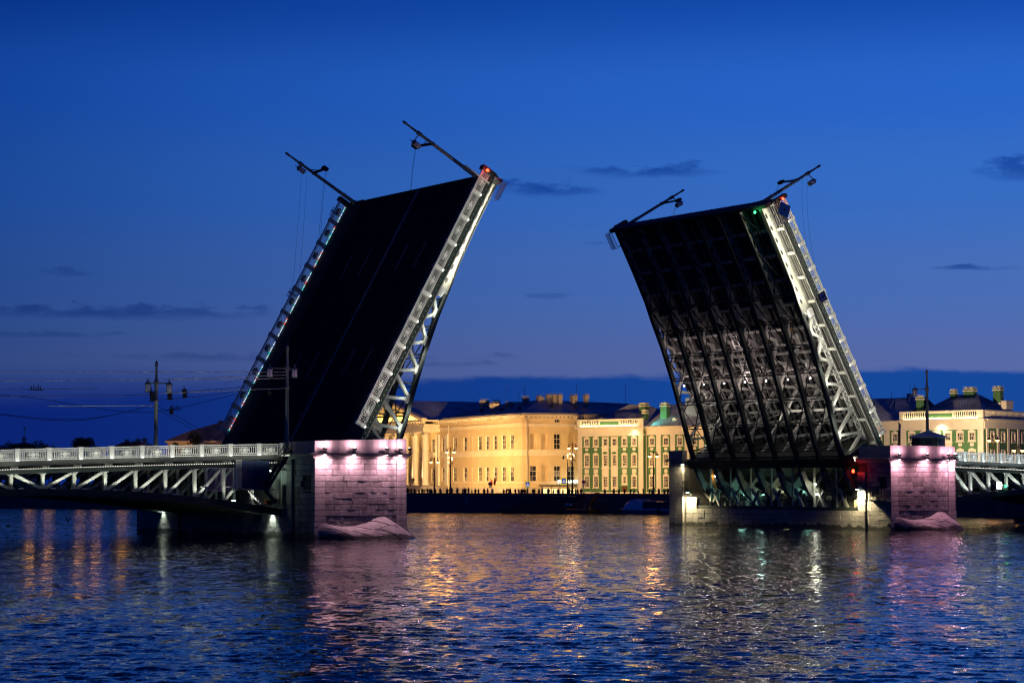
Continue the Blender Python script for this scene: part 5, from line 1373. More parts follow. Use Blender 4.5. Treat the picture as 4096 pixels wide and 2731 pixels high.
    m = MB(); m.box(91.3, 91.6, .7, 18, Z(16.6), Z(16.85)); m.box(91.28, 91.62, .7, 18, Z(17.85), Z(18.1))
    for i in range(40): m.lathe([(.10, 16.85 - GZ), (.15, 17.1 - GZ), (.07, 17.5 - GZ), (.10, 17.86 - GZ)], (91.45, .9 + i * .43, 0), 6)
    m.build('balustrade', M['trim'], r)
    for (x, y, z0, z1, w, d) in ((12.2, 6, 18.2, 21.5, 1.7, 1.2), (14.4, 3.5, 16.8, 20.0, 1.0, .9), (19.0, 4.0, 17.2, 21.3, 1.7, 1.2), (77.7, 2.2, 16.8, 21.1, 1.15, 1.0), (81.2, 8, 19, 22.3, 1.0, 1.0), (84.2, 8.6, 19.8, 22.6, 2.2, 1.3), (90.0, 8.3, 19.2, 22.6, 1.6, 1.2)):
        chimney(r, x, y, Z(z0), Z(z1 - .45), w * .9, d, M['green'], M['trim'], 2)
    for (x, y, z) in ((15.0, 2.3, 17.0), (22.4, 2.4, 17.6), (77.0, 2.3, 17.4), (86.5, 2.6, 17.2)):
        m = MB(); m.prism([(.5 * math.cos(i * math.pi / 8), .62 * math.sin(i * math.pi / 8)) for i in range(9)], 0, 1.6); o = m.build('dormer', M['trim'], r, loc=(x, y, Z(z)))
    m = MB(); m.box(0, 1.0, 0, 2.5, 0, 1.4); o = m.build('roof_cabin', M['trim'], r, loc=(93.2 - 2.2, 7.5, Z(18.4))); m = MB(); m.box(-.1, 1.1, -.2, 2.6, 1.4, 1.55); m.build('roof_cabin_roof', M['roof'], o)
    for x in (16.95, 74.75):
        m = MB(); m.cyl((x, .55, Z(3.4)), (x, .55, Z(15.6)), .09, n=6); m.cyl((x, .55, Z(15.6)), (x, -.2, Z(16.4)), .09, n=6); m.build('downpipe', M['brick'], r)
    m = MB(); m.box(24, 26.5, 4, 9, Z(18.5), Z(22.0)); m.build('roof_block', M['roof'], r)
    return r
KM = green_museum()
KMW = lambda u, v, z: Matrix.Translation((13.31, 445.46, 0)) @ Matrix.Rotation(rad(-41.293), 4, 'Z') @ Vector((u, v, z))

# ------------------------------------------------------------------ cream museum with portico
def cream_museum():
    rnd = random.Random(31)
    base = (2.83, 447.0, GZ)
    r = thing('museum_building', 'cream classical museum with columned portico and metal roof, lit on the far quay', 'museum', base, (0, 0, rad(25)))
    Z = lambda z: z - GZ
    PF = lambda x0: (lambda u, d, z: (x0 + d, u, z))
    PS = lambda u, d, z: (u, d, z)
    fr1 = [5.05, 9.0, 13.1, 17.1, 21.0]; fr2 = [25.9, 30.4, 36.0]; fr3 = [42.3, 48.1, 53.7, 59.3, 65, 70.8, 76.6, 82.4]
    for ys, x0, a, b in ((fr1, -.8, 0, 24.9), (fr2 + fr3, 0, 24.9, 92)):
        holes = []
        for y in ys:
            for z0, z1 in ((12.35, 15.2), (5.8, 8.7)): holes.append((y - .95, y + .95, Z(z0), Z(z1)))
        m = MB(); wall_holes(m, PF(x0), a, b, 0, Z(19), holes, .26, 0, 1); m.build('front_wall', [M['cream'], M['cream_l']], r)
        for y in ys:
            for z0, z1 in ((12.35, 15.2), (5.8, 8.7)): add_window(r, (x0 + .24, y, Z(z0)), rad(-90), 1.9, z1 - z0, 2, 3, .3, rnd=rnd)
        for z0, z1, dd, mm in ((11.3, 12.15, .10, 'cream_l'), (10.95, 11.3, .2, 'cream_l'), (16.85, 17.45, .12, 'cream_l'), (3.4, 4.5, .12, 'brick'), (5.35, 5.65, .14, 'cream_l'), (17.45, 17.6, .3, 'cream_l')):
            m = MB(); m.box(x0 - dd, x0 + .02, a, b, Z(z0), Z(z1)); m.build('string_course', M[mm], r)
        m = MB(); m.box(x0 - .55, x0 + .3, a - .5 if a == 0 else a, b, Z(18.95), Z(19.25)); m.box(x0 - .3, x0 + .2, a, b, Z(18.3), Z(18.5)); m.build('cornice', M['cream_l'], r)
        m = MB(); y = a + .2
        while y < b: m.box(x0 - .45, x0 + .1, y, y + .42, Z(18.55), Z(18.95)); y += .92
        tag(m.build('dentils', M['cream_l'], r), None, None, None, 'stuff')
    m = MB(); m.box(-.8, 0, 24.85, 24.9, 0, Z(19)); m.build('return_wall', M['cream'], r)
    # side wall
    sx = [1.4 + .3, 3.9 + .3, 7.1, 10.3, 13.6, 17, 20.4, 23.8, 27.2]
    holes = []; glazed = []
    for i, x in enumerate(sx):
        holes += [(x - .78, x + .78, Z(12.3), Z(15.35)), (x - .78, x + .78, Z(5.8), Z(8.85))]
        if i not in (0, 1, 3): glazed.append((x, 12.3, 15.35))
        if i not in (1,): glazed.append((x, 5.8, 8.85))
    holes.append((6.5, 7.7, Z(17.75), Z(18.35)))
    m = MB(); wall_holes(m, PS, -.8, 42, 0, Z(19), holes, .5, 0, 0); m.build('side_wall', [M['cream']], r)
    for (x, a, b) in glazed: add_window(r, (x, .48, Z(a)), 0, 1.56, b - a, 2, 3, .15, rnd=rnd)
    add_window(r, (7.1, .48, Z(17.75)), 0, 1.2, .6, 2, 1, 0, rnd=rnd)
    for z0, z1, dd, mm in ((11.3, 12.15, .10, 'cream_l'), (10.95, 11.3, .2, 'cream_l'), (16.85, 17.45, .12, 'cream_l'), (3.4, 4.5, .12, 'brick'), (5.35, 5.65, .14, 'cream_l')):
        m = MB(); m.box(-.8 - dd, 42, -dd, .02, Z(z0), Z(z1)); m.build('string_course', M[mm], r)
    m = MB(); m.box(-1.35, 42, -.55, .3, Z(18.96), Z(19.26)); m.box(-.8, 42, -.3, .2, Z(18.3), Z(18.5)); m.build('cornice', M['cream_l'], r)
    m = MB(); x = -.6
    while x < 41: m.box(x, x + .42, -.45, .1, Z(18.55), Z(18.95)); x += .92
    tag(m.build('dentils', M['cream_l'], r), None, None, None, 'stuff')
    m = MB(); m.cyl((.2, -.16, Z(3.3)), (.2, -.16, Z(18.0)), .12, n=8); m.cyl((.2, -.16, Z(18.0)), (-.5, -.45, Z(18.9)), .12, n=8); m.build('downpipe', M['brick'], r)
    m = MB(); m.cyl((-.16, 39.2, Z(3.3)), (-.16, 39.2, Z(18.0)), .14, n=8); m.build('downpipe', M['brick'], r)
    # roof
    m = MB(); e = Z(19.27)
    A0, A1, A2, A3 = (-1.3, -.5, e), (42, -.5, e), (42, 40, e), (-1.3, 40, e); R0, R1 = (9.5, 13, Z(22.8)), (30, 13, Z(22.3)); R2 = (9.5, 40, Z(22.4))
    m.face([A0, A1, R1, R0]); m.face([A0, R0, R2, A3]); m.face([A1, A2, R1]); m.face([R0, R1, A2, R2]); rf = m.build('roof', M['roof'], r)
    m = MB(); seams(m, A0, A1, R1, R0, 42, .07, .06); seams(m, A0, A3, R2, R0, 40, .07, .06); tag(m.build('roof_seam', M['roof'], rf), None, None, None, 'stuff')
    m = MB(); m.box(-1.1, 42, -.4, -.3, e, e + .32); m.box(-1.2, -1.1, -.4, 40, e, e + .28); m.build('roof_edge', M['roof_l'], r)
    # roof behind the portico
    m = MB(); P0, P1 = (-4.0, 46.0, Z(19.3)), (-4.0, 86, Z(19.3)); Pk = (-4.0, 66, Z(24.3)); Bk = (22, 66, Z(24.3)); B0, B1 = (14, 40, Z(19.3)), (14, 92, Z(19.3))
    m.face([P0, (22, 46, Z(19.3)), Bk, Pk]); m.face([P1, Pk, Bk, (22, 86, Z(19.3))]); rf = m.build('portico_roof', M['roof'], r)
    m = MB(); seams(m, P0, (22, 46, Z(19.3)), Bk, Pk, 24, .07, .06); tag(m.build('roof_seam', M['roof'], rf), None, None, None, 'stuff')
    m = MB(); m.box(0, 20, 38, 92, Z(19), Z(19.26)); m.build('roof_deck', M['roof'], r)
    # portico
    cols = [45.2 + 5.76 * k for k in range(8)]
    cm = MB(); cm.lathe([(.85, 0), (.85, .25), (.74, .4), (.70, .5), (.70, 4), (.66, 8), (.60, 10.9), (.66, 11.0), (.62, 11.1)], n=18); shaft = cm.mesh('column', M['column'], True)
    cm = MB(); cm.box(-.78, .78, -.78, .78, .35, .60)
    for sy in (-1, 1):
        for sx_ in (-1, 1): cm.cyl((sx_ * .55 - .12, sy * .72, .12), (sx_ * .55 + .12, sy * .72, .12), .30, n=10)
    cm.box(-.66, .66, -.66, .66, 0, .36); cap = cm.mesh('capital', M['brick'])
    for y in cols:
        c = put('column', shaft, r, (-3.1, y, Z(4.95))); put('capital', cap, c, (0, 0, 11.1))
    for y in (39.9, 44.9):
        m = MB(); m.box(-.45, 0, y - .7, y + .7, Z(4.9), Z(16.1)); m.build('pilaster', M['column'], r)
    m = MB(); m.box(-4.0, .2, 44.2, 87, Z(16.65), Z(17.6)); m.box(-3.8, .2, 44.4, 87, Z(17.6), Z(18.4)); m.box(-4.3, .2, 43.9, 87.3, Z(18.95), Z(19.3)); m.build('portico_entablature', M['cream_l'], r)
    m = MB(); y = 44.3
    while y < 87: m.box(-4.15, -3.5, y, y + .42, Z(18.5), Z(18.95)); y += .92
    tag(m.build('dentils', M['cream_l'], r), None, None, None, 'stuff')
    m = MB(); m.face([(-3.3, 45.5, Z(19.3)), (-3.3, 86.5, Z(19.3)), (-3.3, 66, Z(23.9))]); m.build('tympanum', M['cream'], r)
    m = MB()
    for (a, b) in (((-3.9, 44.0, Z(19.45)), (-3.9, 66, Z(24.35))), ((-3.9, 88, Z(19.45)), (-3.9, 66, Z(24.35)))): m.beam(a, b, 1.3, .42, (0, 0, 1))
    m.build('raking_cornice', M['cream_l'], r)
    m = MB()
    for i in range(40):
        t = (i + .5) / 40; m.box(-4.2, -3.4, 44.6 + 21 * t - .2, 44.6 + 21 * t + .2, Z(18.95 + 4.9 * t) - .1, Z(18.95 + 4.9 * t) + .22)
    tag(m.build('raking_dentils', M['cream_l'], r), None, None, None, 'stuff')
    for i in range(7):
        m = MB(); m.box(-4.6 - .4 * (6 - i), 0, 43.2 - .2 * (6 - i), 88, Z(GZ + .31 * i), Z(GZ + .31 * (i + 1))); m.build('stair_step', M['granite_s'], r)
    for (x, y, z1, w, d) in ((20, 47, 24.6, 1.8, 2), (17, 43, 24.4, 1.6, 1.6), (7.0, 36, 24.6, 1.6, 2.2), (9, 34, 24.4, 1.4, 1.6), (3.5, 23, 23.4, 1.5, 2.4), (6.0, 21, 23.6, 1.4, 2), (7.5, 16, 24.6, 1.1, 1.6), (8.5, 11.5, 24.7, .9, 1.4), (9.5, 12.5, 24.5, .9, 1.0), (10.2, 10.6, 25.0, .9, 1.2), (11.3, 10.2, 25.0, .9, 1.2), (12.4, 9.8, 25.0, 1.0, 1.2), (15.6, 9.6, 24.9, 1.3, 1.5), (18.2, 9.0, 25.0, .9, 1.2)):
        chimney(r, x, y, Z(20.4 if z1 > 24 else 19.6), Z(z1 - 1.3), w * .85, d * .85, M['brick'], M['brick'], 0)
    for (x, y) in ((21, 48), (5, 20), (16, 9), (26, 6), (12.0, 26)):
        m = MB(); m.cyl((0, 0, 0), (0, 0, 4.0), .035, n=4); m.cyl((-.4, 0, 3.4), (.4, 0, 3.4), .02, n=4); m.build('antenna', M['black'], r, loc=(x, y, Z(22.0)))
    for (x, y, z) in ((2.5, 8, 20.6), (2.5, 17, 20.6), (2.5, 27, 20.6), (8, 4.0, 20.9), (14, 5, 20.9)):
        m = MB(); m.prism([(-.35, 0), (.35, 0), (0, .7)], 0, .8); m.build('roof_vent', M['black'], r, loc=(x, y, Z(z)))
    return r
ZM = cream_museum()
ZMW = lambda x, y, z: Matrix.Translation((2.83, 447.0, 0)) @ Matrix.Rotation(rad(25), 4, 'Z') @ Vector((x, y, z))

# shop front beside the cream museum
def shop():
    r = thing('shop_front', 'low lit shop front with glowing sign letters between the two museums', 'shop front', ZMW(3.0, -1.2, GZ), (0, 0, rad(25)))
    m = MB(); m.box(0, 22, 0, 1.0, 0, 2.1); m.build('wall', M['brick'], r)
    m = MB(); m.box(-.2, 22.2, -.5, 1.1, 2.1, 2.35); m.build('canopy', M['steel_m'], r)
    for i in range(11):
        m = MB(); m.box(.3 + i * 1.95, 1.9 + i * 1.95, -.04, 0, .35, 1.55); m.build('lit_window', E_['shopw'], r)
        m = MB(); m.box(.3 + i * 1.95, 1.9 + i * 1.95, -.06, -.042, 1.58, 1.95); m.build('light_box', M['cream_l'], r)
    me = text_mesh('ГРАНА КАРЕНИНА', .78, .05); me.materials.append(E_['shop']); put('sign_letters', me, r, (6.9, -.45, 2.95), (rad(90), 0, 0))
    m = MB(); m.box(3.2, 10.6, -.3, -.2, 2.45, 2.52); m.build('sign_rail', M['black'], r)
shop()
# ------------------------------------------------------------------ street lamps on the far quay
def street_lamp(label, u, v, ztop, e, two=True, cluster=False, lit=True):
    r = thing('street_lamp', label, 'street lamp', QW(u, v, GZ), (0, 0, rad(-8)), 'street lamps on the far quay')
    H = ztop - GZ
    m = MB(); m.lathe([(.32, 0), (.32, .3), (.22, .5), (.18, 1.6), (.24, 1.7), (.14, 1.9), (.11, H * .6), (.17, H * .6 + .1), (.09, H * .6 + .3), (.07, H - .3), (.03, H)], n=10); m.build('pole', M['black'], r, True)
    for s in ((-1, 1) if two else (-1,)):
        m = MB(); pts = [(0, 0, H - .7), (s * .25, 0, H - .35), (s * .55, 0, H - .30), (s * .68, 0, H - .55)]
        for a, b in zip(pts[:-1], pts[1:]): m.cyl(a, b, .045, n=6)
        m.build('arm', M['black'], r)
        m = MB(); m.lathe([(.03, .42), (.10, .30), (.28, .08), (.34, -.02), (.33, -.06)], n=12); l = m.build('lamp_shade', M['black'], r, True, loc=(s * .68, 0, H - .95))
        m = MB(); m.lathe([(.31, -.06), (.30, -.18), (.20, -.32), (.05, -.40)], n=12); m.build('globe', E_['lampo'] if lit else M['lglass'], l, True)
    if lit: light('street_light', 'POINT', QW(u, v - .1, ztop - 1.5), (1, .42, .10), e * .11, size=1.0)
    if cluster:
        for i, (dx, dz) in enumerate(((-.35, -2.1), (.25, -2.2), (.45, -2.5), (-.25, -3.0), (.35, -3.3), (-.1, -3.8))):
            m = MB(); m.box(-.16, .16, -.16, .10, -.12, .12); h = m.build('projector', M['black'], r, loc=(dx, -.1, H + dz)); h.rotation_euler = (rad(15), 0, rad(random.uniform(-40, 40)))
            m = MB(); m.box(-.14, .14, .101, .115, -.1, .1); m.build('lens', E_['lampw'], h)
            m = MB(); m.box(-.14, .14, -.175, -.161, -.1, .1); m.build('back_lens', E_['lampw'] if i < 4 else M['lglass'], h)
    return r
street_lamp('shorter double street lamp in front of the museum columns', 115.5, 8, 10.55, 5200)
street_lamp('tall double street lamp with projectors right of the museum columns', 119.4, 8, 12.45, 5200, cluster=True)
street_lamp('tall double street lamp with a cluster of projectors between the two museums', 147.8, 8, 12.95, 5200, cluster=True)
street_lamp('shorter single armed street lamp between the two museums', 146.4, 8.5, 11.1, 900, two=False, lit=False)
street_lamp('double street lamp in front of the green museum wing', 165.5, 8, 11.3, 6500)
street_lamp('double street lamp behind the right railing, left one', 231.0, 8, 13.4, 4200)
street_lamp('double street lamp behind the right railing at the picture edge', 235.3, 8, 11.7, 4200)
for u in (3, 9, 19, 24, 32, 43, 48, 57, 66, 77):
    street_lamp('street lamp on the far quay seen only as an orange glow under the left span', u, 6.5, 9.6, 800)

# projectors on those poles throw light on the facades
WARM = (1.0, .58, .22); WARM2 = (1.0, .68, .36)
def spot_at(name, a, b, e, ang, col=WARM, size=.3, blend=.8): light(name, 'SPOT', a, col, e, b, size, spot=ang, blend=blend)
b0 = QW(119.4, 8, 10.0); c0 = QW(147.8, 8, 10.2)
spot_at('museum_projector', b0, ZMW(-.8, 14, 10), 108000, 75)
spot_at('museum_projector', b0 + Vector((-.4, 0, .3)), ZMW(0, 34, 10), 96000, 65)
spot_at('museum_projector', QW(115.5, 8, 9), ZMW(-3, 54, 10), 108000, 60)
spot_at('museum_projector', c0, KMW(8, 0, 11.5), 46000, 75)
spot_at('museum_projector', c0 + Vector((-.4, 0, .3)), ZMW(7, 0, 11), 14000, 75)
spot_at('museum_projector', QW(165.5, 8, 10), KMW(24, 0, 9.5), 44000, 85)
spot_at('museum_projector', QW(225, 8, 11), KMW(84, 0, 13), 34000, 80, WARM2)
# light fittings of the buildings themselves
for y in [45.2 + 5.76 * k for k in range(5)]:
    light('column_light', 'SPOT', ZMW(-4.4, y + 1.2, 5.3), (1, .66, .28), 7500, ZMW(-3.0, y, 12), .12, spot=70, blend=.8)
d = light('tympanum_light', 'AREA', ZMW(-3.75, 62, 19.5), (1, .66, .2), 1500, ZMW(-3.25, 62, 21.6), 34, .12)
for u0 in (0, 75):
    for a, b in ((.8, 5.6), (5.9, 10.6), (10.9, 15.6)):
        light('balustrade_light', 'AREA', KMW(u0 + (a + b) / 2, -.52, 16.66), (1, .86, .40), 60, KMW(u0 + (a + b) / 2, .02, 17.7), b - a, .08)
light('cornice_light', 'SPOT', KMW(14.6, -1.2, 16.0), (1, .80, .45), 260, KMW(14.4, 0, 14.2), .15, spot=120, blend=.9)
light('cornice_light', 'SPOT', KMW(83.3, -1.3, 15.7), (1, .80, .45), 520, KMW(83.4, 0, 14.0), .15, spot=120, blend=.9)
light('roof_light', 'SPOT', KMW(17.0, -.3, 17.6), (.2, 1, .75), 1300, KMW(21, 3.5, 18.3), .15, spot=85, blend=.8)

# ------------------------------------------------------------------ people on the quay
def person_mesh(name, pose, top, legs, hair):
    J = {'pel': (0, 0, .92, .145), 'wai': (0, 0, 1.08, .135), 'che': (0, .01, 1.30, .165), 'nec': (0, 0, 1.47, .065), 'hed': (0, -.02, 1.60, .105), 'crn': (0, -.01, 1.70, .085),
         'hpL': (-.10, 0, .88, .10), 'hpR': (.10, 0, .88, .10), 'shL': (-.19, .01, 1.40, .07), 'shR': (.19, .01, 1.40, .07)}
    P = {'stand': dict(knL=(-.11, -.01, .48), knR=(.11, -.01, .48), anL=(-.12, .02, .08), anR=(.12, .02, .08), toL=(-.13, -.13, .04), toR=(.13, -.13, .04), elL=(-.26, .02, 1.13), elR=(.26, .02, 1.13), haL=(-.24, -.08, .88), haR=(.24, -.08, .88)),
         'phone': dict(knL=(-.11, -.01, .48), knR=(.12, .0, .48), anL=(-.12, .02, .08), anR=(.13, .04, .08), toL=(-.13, -.13, .04), toR=(.14, -.11, .04), elL=(-.27, -.05, 1.15), elR=(.27, -.12, 1.22), haL=(-.12, -.26, 1.28), haR=(.13, -.28, 1.50)),
         'walk': dict(knL=(-.10, -.16, .50), knR=(.10, .06, .47), anL=(-.10, -.20, .10), anR=(.10, .32, .14), toL=(-.10, -.36, .07), toR=(.10, .22, .04), elL=(-.25, .14, 1.14), elR=(.25, -.10, 1.14), haL=(-.24, .10, .90), haR=(.23, -.28, .98)),
         'lean': dict(knL=(-.12, -.01, .48), knR=(.12, -.01, .48), anL=(-.12, .05, .08), anR=(.12, .05, .08), toL=(-.13, -.1, .04), toR=(.13, -.1, .04), elL=(-.30, -.2, 1.20), elR=(.30, -.2, 1.20), haL=(-.10, -.36, 1.10), haR=(.10, -.36, 1.10))}[pose]
    R = dict(kn=.068, an=.045, to=.04, el=.048, ha=.045)
    for k, p in P.items(): J[k] = (*p, R[k[:2]])
    ks = list(J); ed = [('pel', 'wai'), ('wai', 'che'), ('che', 'nec'), ('nec', 'hed'), ('hed', 'crn'), ('pel', 'hpL'), ('pel', 'hpR'), ('hpL', 'knL'), ('hpR', 'knR'), ('knL', 'anL'), ('knR', 'anR'), ('anL', 'toL'), ('anR', 'toR'),
                        ('che', 'shL'), ('che', 'shR'), ('shL', 'elL'), ('shR', 'elR'), ('elL', 'haL'), ('elR', 'haR')]
    me = bpy.data.meshes.new('sk'); me.from_pydata([J[k][:3] for k in ks], [(ks.index(a), ks.index(b)) for a, b in ed], []); me.update()
    o = bpy.data.objects.new('sk', me); C.objects.link(o)
    o.modifiers.new('s', 'SKIN'); sv = me.skin_vertices[0].data
    for i, k in enumerate(ks): sv[i].radius = (J[k][3], J[k][3]); sv[i].use_root = (k == 'pel')
    sub = o.modifiers.new('b', 'SUBSURF'); sub.levels = 1
    dg = bpy.context.evaluated_depsgraph_get(); out = bpy.data.meshes.new_from_object(o.evaluated_get(dg)); out.name = name
    bpy.data.objects.remove(o); bpy.data.meshes.remove(me)
    out.materials.clear()
    for m_ in (top, legs, M['skin'], hair): out.materials.append(m_)
    hands = [Vector(J['haL'][:3]), Vector(J['haR'][:3])]
    for f in out.polygons:
        c = f.center
        if c.z > 1.5: f.material_index = 3 if (c.y > -.03 or c.z > 1.66) else 2
        elif min((c - h).length for h in hands) < .08: f.material_index = 2
        elif c.z < .95 and abs(c.x) < .2: f.material_index = 1
        else: f.material_index = 0
        f.use_smooth = True
    return out
CL = {n: mat('cloth_' + n, c, .85, var=.15) for n, c in dict(black=(.012, .012, .014), navy=(.02, .025, .05), brown=(.06, .035, .02), grey=(.10, .10, .11), white=(.50, .48, .46), red=(.30, .03, .025), denim=(.035, .05, .10), olive=(.05, .055, .03), hair=(.02, .013, .008), fair=(.16, .10, .05)).items()}
PV = []
for i, (po, t, l, h, w) in enumerate([('stand', 'black', 'navy', 'hair', 'dark clothes'), ('phone', 'navy', 'denim', 'hair', 'a navy top'), ('walk', 'brown', 'black', 'fair', 'a brown jacket'), ('lean', 'grey', 'black', 'hair', 'a grey top'), ('stand', 'white', 'denim', 'fair', 'a pale top'), ('phone', 'black', 'black', 'hair', 'black clothes'), ('walk', 'red', 'navy', 'hair', 'a red top'), ('lean', 'olive', 'denim', 'fair', 'an olive top'), ('stand', 'navy', 'black', 'fair', 'navy clothes'), ('walk', 'black', 'denim', 'hair', 'a black jacket')]):
    PV.append((person_mesh('person', po, CL[t], CL[l], CL[h]), w, po))
DO = {'stand': 'standing', 'phone': 'holding up a phone', 'walk': 'walking', 'lean': 'leaning on the quay wall'}
prnd = random.Random(77)
def zone(u): return 'below the museum columns' if u < 119.4 else 'below the cream museum front' if u < 136.5 else 'left of the shop sign' if u < 142 else 'under the shop sign' if u < 148 else 'below the green museum' if u < 165.5 else 'right of the green museum lamp'
def person(u, v, z, vi, s=1.0, rz=None, label=None, group=None):
    me, w, po = PV[vi]
    o = put('person', me, None, QW(u, v, z), (0, 0, QA + (rz if rz is not None else prnd.uniform(-2.4, 2.4))), (s, s, s))
    return tag(o, label or 'person in %s %s %s' % (w, DO[po], zone(u)), 'person', group or 'people watching from the far quay in %s' % w)
u = 108.6
while u < 172.5:
    dens = 1.0 if u < 147 else .62
    if 133.5 < u < 135.5 or 153.5 < u < 158.5: u += .7; continue
    if prnd.random() < dens:
        vi = prnd.choice((0, 0, 1, 2, 3, 4, 5, 5, 6, 7, 8, 9)); person(u, prnd.uniform(1.7, 3.2) if PV[vi][2] != 'lean' else 1.75, GZ, vi, prnd.uniform(.92, 1.06), None if PV[vi][2] != 'lean' else prnd.uniform(-.3, .3))
    u += prnd.uniform(.34, .82)
person(156.1, -.6, 2.0, 0, 1.05, rad(180), 'man in dark clothes standing alone on the landing stair across the river', 'people on the landing stage')
o_ = person(111.2, 22, GZ, 2, 1.05, .4, 'person in a brown jacket on the steps by the museum columns', 'people on the museum steps'); o_.location = ZMW(-4.3, 49.0, GZ + 2.18)

# ------------------------------------------------------------------ road signs on the quay
def sign_post(label, u, v, z, kind):
    r = thing('road_sign', label, 'road sign', QW(u, v, GZ), (0, 0, rad(-5)), 'road signs on the far quay')
    h = z - GZ
    m = MB(); m.cyl((0, .06, 0), (0, .06, h + .6), .04, n=6); m.build('post', M['grey'], r)
    if kind == 'ped':
        m = MB(); m.box(-.52, .52, -.02, .03, h - .72, h + .72); m.build('border', E_['sgny'], r)
        m = MB(); m.box(-.36, .36, -.035, -.02, h - .50, h + .50); m.build('board', E_['sgnb'], r)
        m = MB(); m.prism([(-.30, h - .32), (.30, h - .32), (0, h + .36)], -.045, -.035); m.build('triangle', E_['sgnw'], r)
        m = MB(); m.beam((0, -.05, h - .02), (-.10, -.05, h - .28), .01, .06); m.beam((0, -.05, h - .02), (.10, -.05, h - .28), .01, .06); m.beam((0, -.05, h - .04), (0, -.05, h + .12), .01, .08); m.box(-.04, .04, -.055, -.045, h + .13, h + .21); m.build('walker', M['black'], r)
    else:
        m = MB(); m.prism([(.36 * math.cos(i * math.pi / 10), h + .36 * math.sin(i * math.pi / 10)) for i in range(20)], -.02, .03); m.build('rim', M['red'], r)
        m = MB(); m.prism([(.28 * math.cos(i * math.pi / 10), h + .28 * math.sin(i * math.pi / 10)) for i in range(20)], -.035, -.02); m.build('board', M['blue'], r)
        m = MB(); m.beam((-.22, -.04, h - .22), (.22, -.04, h + .22), .012, .07); m.beam((-.22, -.045, h + .22), (.22, -.045, h - .22), .012, .07); m.build('cross', M['red'], r)
        m = MB(); m.box(-.22, .22, -.02, .03, h - .72, h - .46); m.build('plate', M['white'], r)
sign_post('yellow edged pedestrian crossing sign at the corner of the cream museum', 136.9, 9, 5.1, 'ped')
sign_post('yellow edged pedestrian crossing sign above the shop letters', 145.2, 9, 5.75, 'ped')
sign_post('round no stopping sign in front of the cream museum', 128.1, 9, 5.25, 'ns')
sign_post('round no stopping sign beside the corner of the green museum', 149.6, 9, 5.6, 'ns')
for i, (uu, dz, c1) in enumerate(((120.8, 0, 'left'), (121.6, .25, 'right'))):
    r = thing('flag', 'small red flag on a slanted pole by the museum wall, the %s one' % c1, 'flag', QW(uu, 20, GZ), (0, 0, rad(-10)), 'flags by the museum wall')
    m = MB(); m.cyl((0, 0, 0), (-.5, 0, 3.6 + dz), .03, n=6); m.build('staff', M['black'], r)
    m = MB(); g = [[(-.5 + .05 * j + .06 * math.sin(i_ * 1.3), .08 * math.sin(i_ * 1.1 + j), 3.55 + dz - .32 * i_ - .05 * j) for j in range(0, 9, 2)] for i_ in range(5)]; m.grid(g); m.grid([[(x, y + .012, z) for x, y, z in row] for row in g]); m.build('cloth', M['red'], r)

# ------------------------------------------------------------------ landing stage, gangway and boat
def landing():
    r = thing('landing_stage', 'dark floating landing stage with rails below the far quay', 'landing stage', QW(148.3, -3, 0), (0, 0, QA))
    m = MB(); m.box(-7.2, 11.5, -2.2, 2.2, -.4, .62); m.build('pontoon', M['steel_d'], r)
    m = MB(); m.box(-7.2, 7.0, -2.2, 2.2, .62, .72); m.build('deck', M['wood'], r)
    for x in range(8):
        m = MB(); m.box(-7.0 + x * 2, -6.94 + x * 2, -2.15, -2.09, .7, 2.5); m.build('post', M['steel_d'], r)
    m = MB()
    for z in (1.2, 1.7, 2.4): m.box(-7.0, 7.1, -2.14, -2.10, z, z + .05)
    for x in range(7):
        m.beam((-7 + x * 2, -2.12, .75), (-5 + x * 2, -2.12, 1.7), .03, .04); m.beam((-7 + x * 2, -2.12, 1.7), (-5 + x * 2, -2.12, .75), .03, .04)
    m.build('rail', M['steel_m'], r)
    for x in (-3.6, -2.7, -1.8, 3.4):
        m = MB(); n = 12
        ring = [[((.33 + .08 * math.cos(b * math.pi / 3)) * math.cos(a * 2 * math.pi / n), .08 * math.sin(b * math.pi / 3), (.33 + .08 * math.cos(b * math.pi / 3)) * math.sin(a * 2 * math.pi / n)) for b in range(7)] for a in range(n + 1)]
        m.grid(ring); m.build('lifebuoy', M['red'], r, loc=(x, -2.3, 1.35))
    m = MB(); m.box(6.9, 8.3, -2.3, -2.22, 1.35, 1.75); m.build('name_board', M['white'], r)
    m = MB(); m.box(-7.2, 7.2, -1.8, 1.9, 2.9, 3.0); m.build('awning', M['steel_d'], r)
    g = thing('gangway', 'orange lit gangway stair climbing from the landing stage to the quay', 'gangway', QW(158.2, -3.6, .7), (0, 0, QA))
    a, b = Vector((0, 0, 0)), Vector((2.4, 0, 2.95))
    for y in (0, 1.2):
        m = MB(); m.beam(a + Vector((0, y, 0)), b + Vector((0, y, 0)), .06, .22); m.build('stringer', M['steel_m'], g)
        m = MB(); m.beam(a + Vector((0, y, 1)), b + Vector((0, y, 1)), .05, .06)
        for i in range(6): q = a + (b - a) * i / 5; m.box(q.x - .02, q.x + .02, y - .02, y + .02, q.z, q.z + 1)
        m.build('handrail', M['steel_m'], g)
    for i in range(12):
        q = a + (b - a) * ((i + .5) / 12); m = MB(); m.beam(q - Vector((.13, 0, 0)) + Vector((0, .6, 0)), q + Vector((.13, .6, .16)), 1.15, .05); m.build('tread', M['orange'], g)
    s = thing('stone_stair', 'worn granite stair cut into the far quay beside the landing stage', 'stair', QW(154.6, -1.9, 0), (0, 0, QA))
    for i in range(10):
        m = MB(); m.box(0, 3.2, .16 * i, 2.1, .36 + .3 * i - .3, .36 + .3 * i); m.build('step', M['embank'], s)
landing()
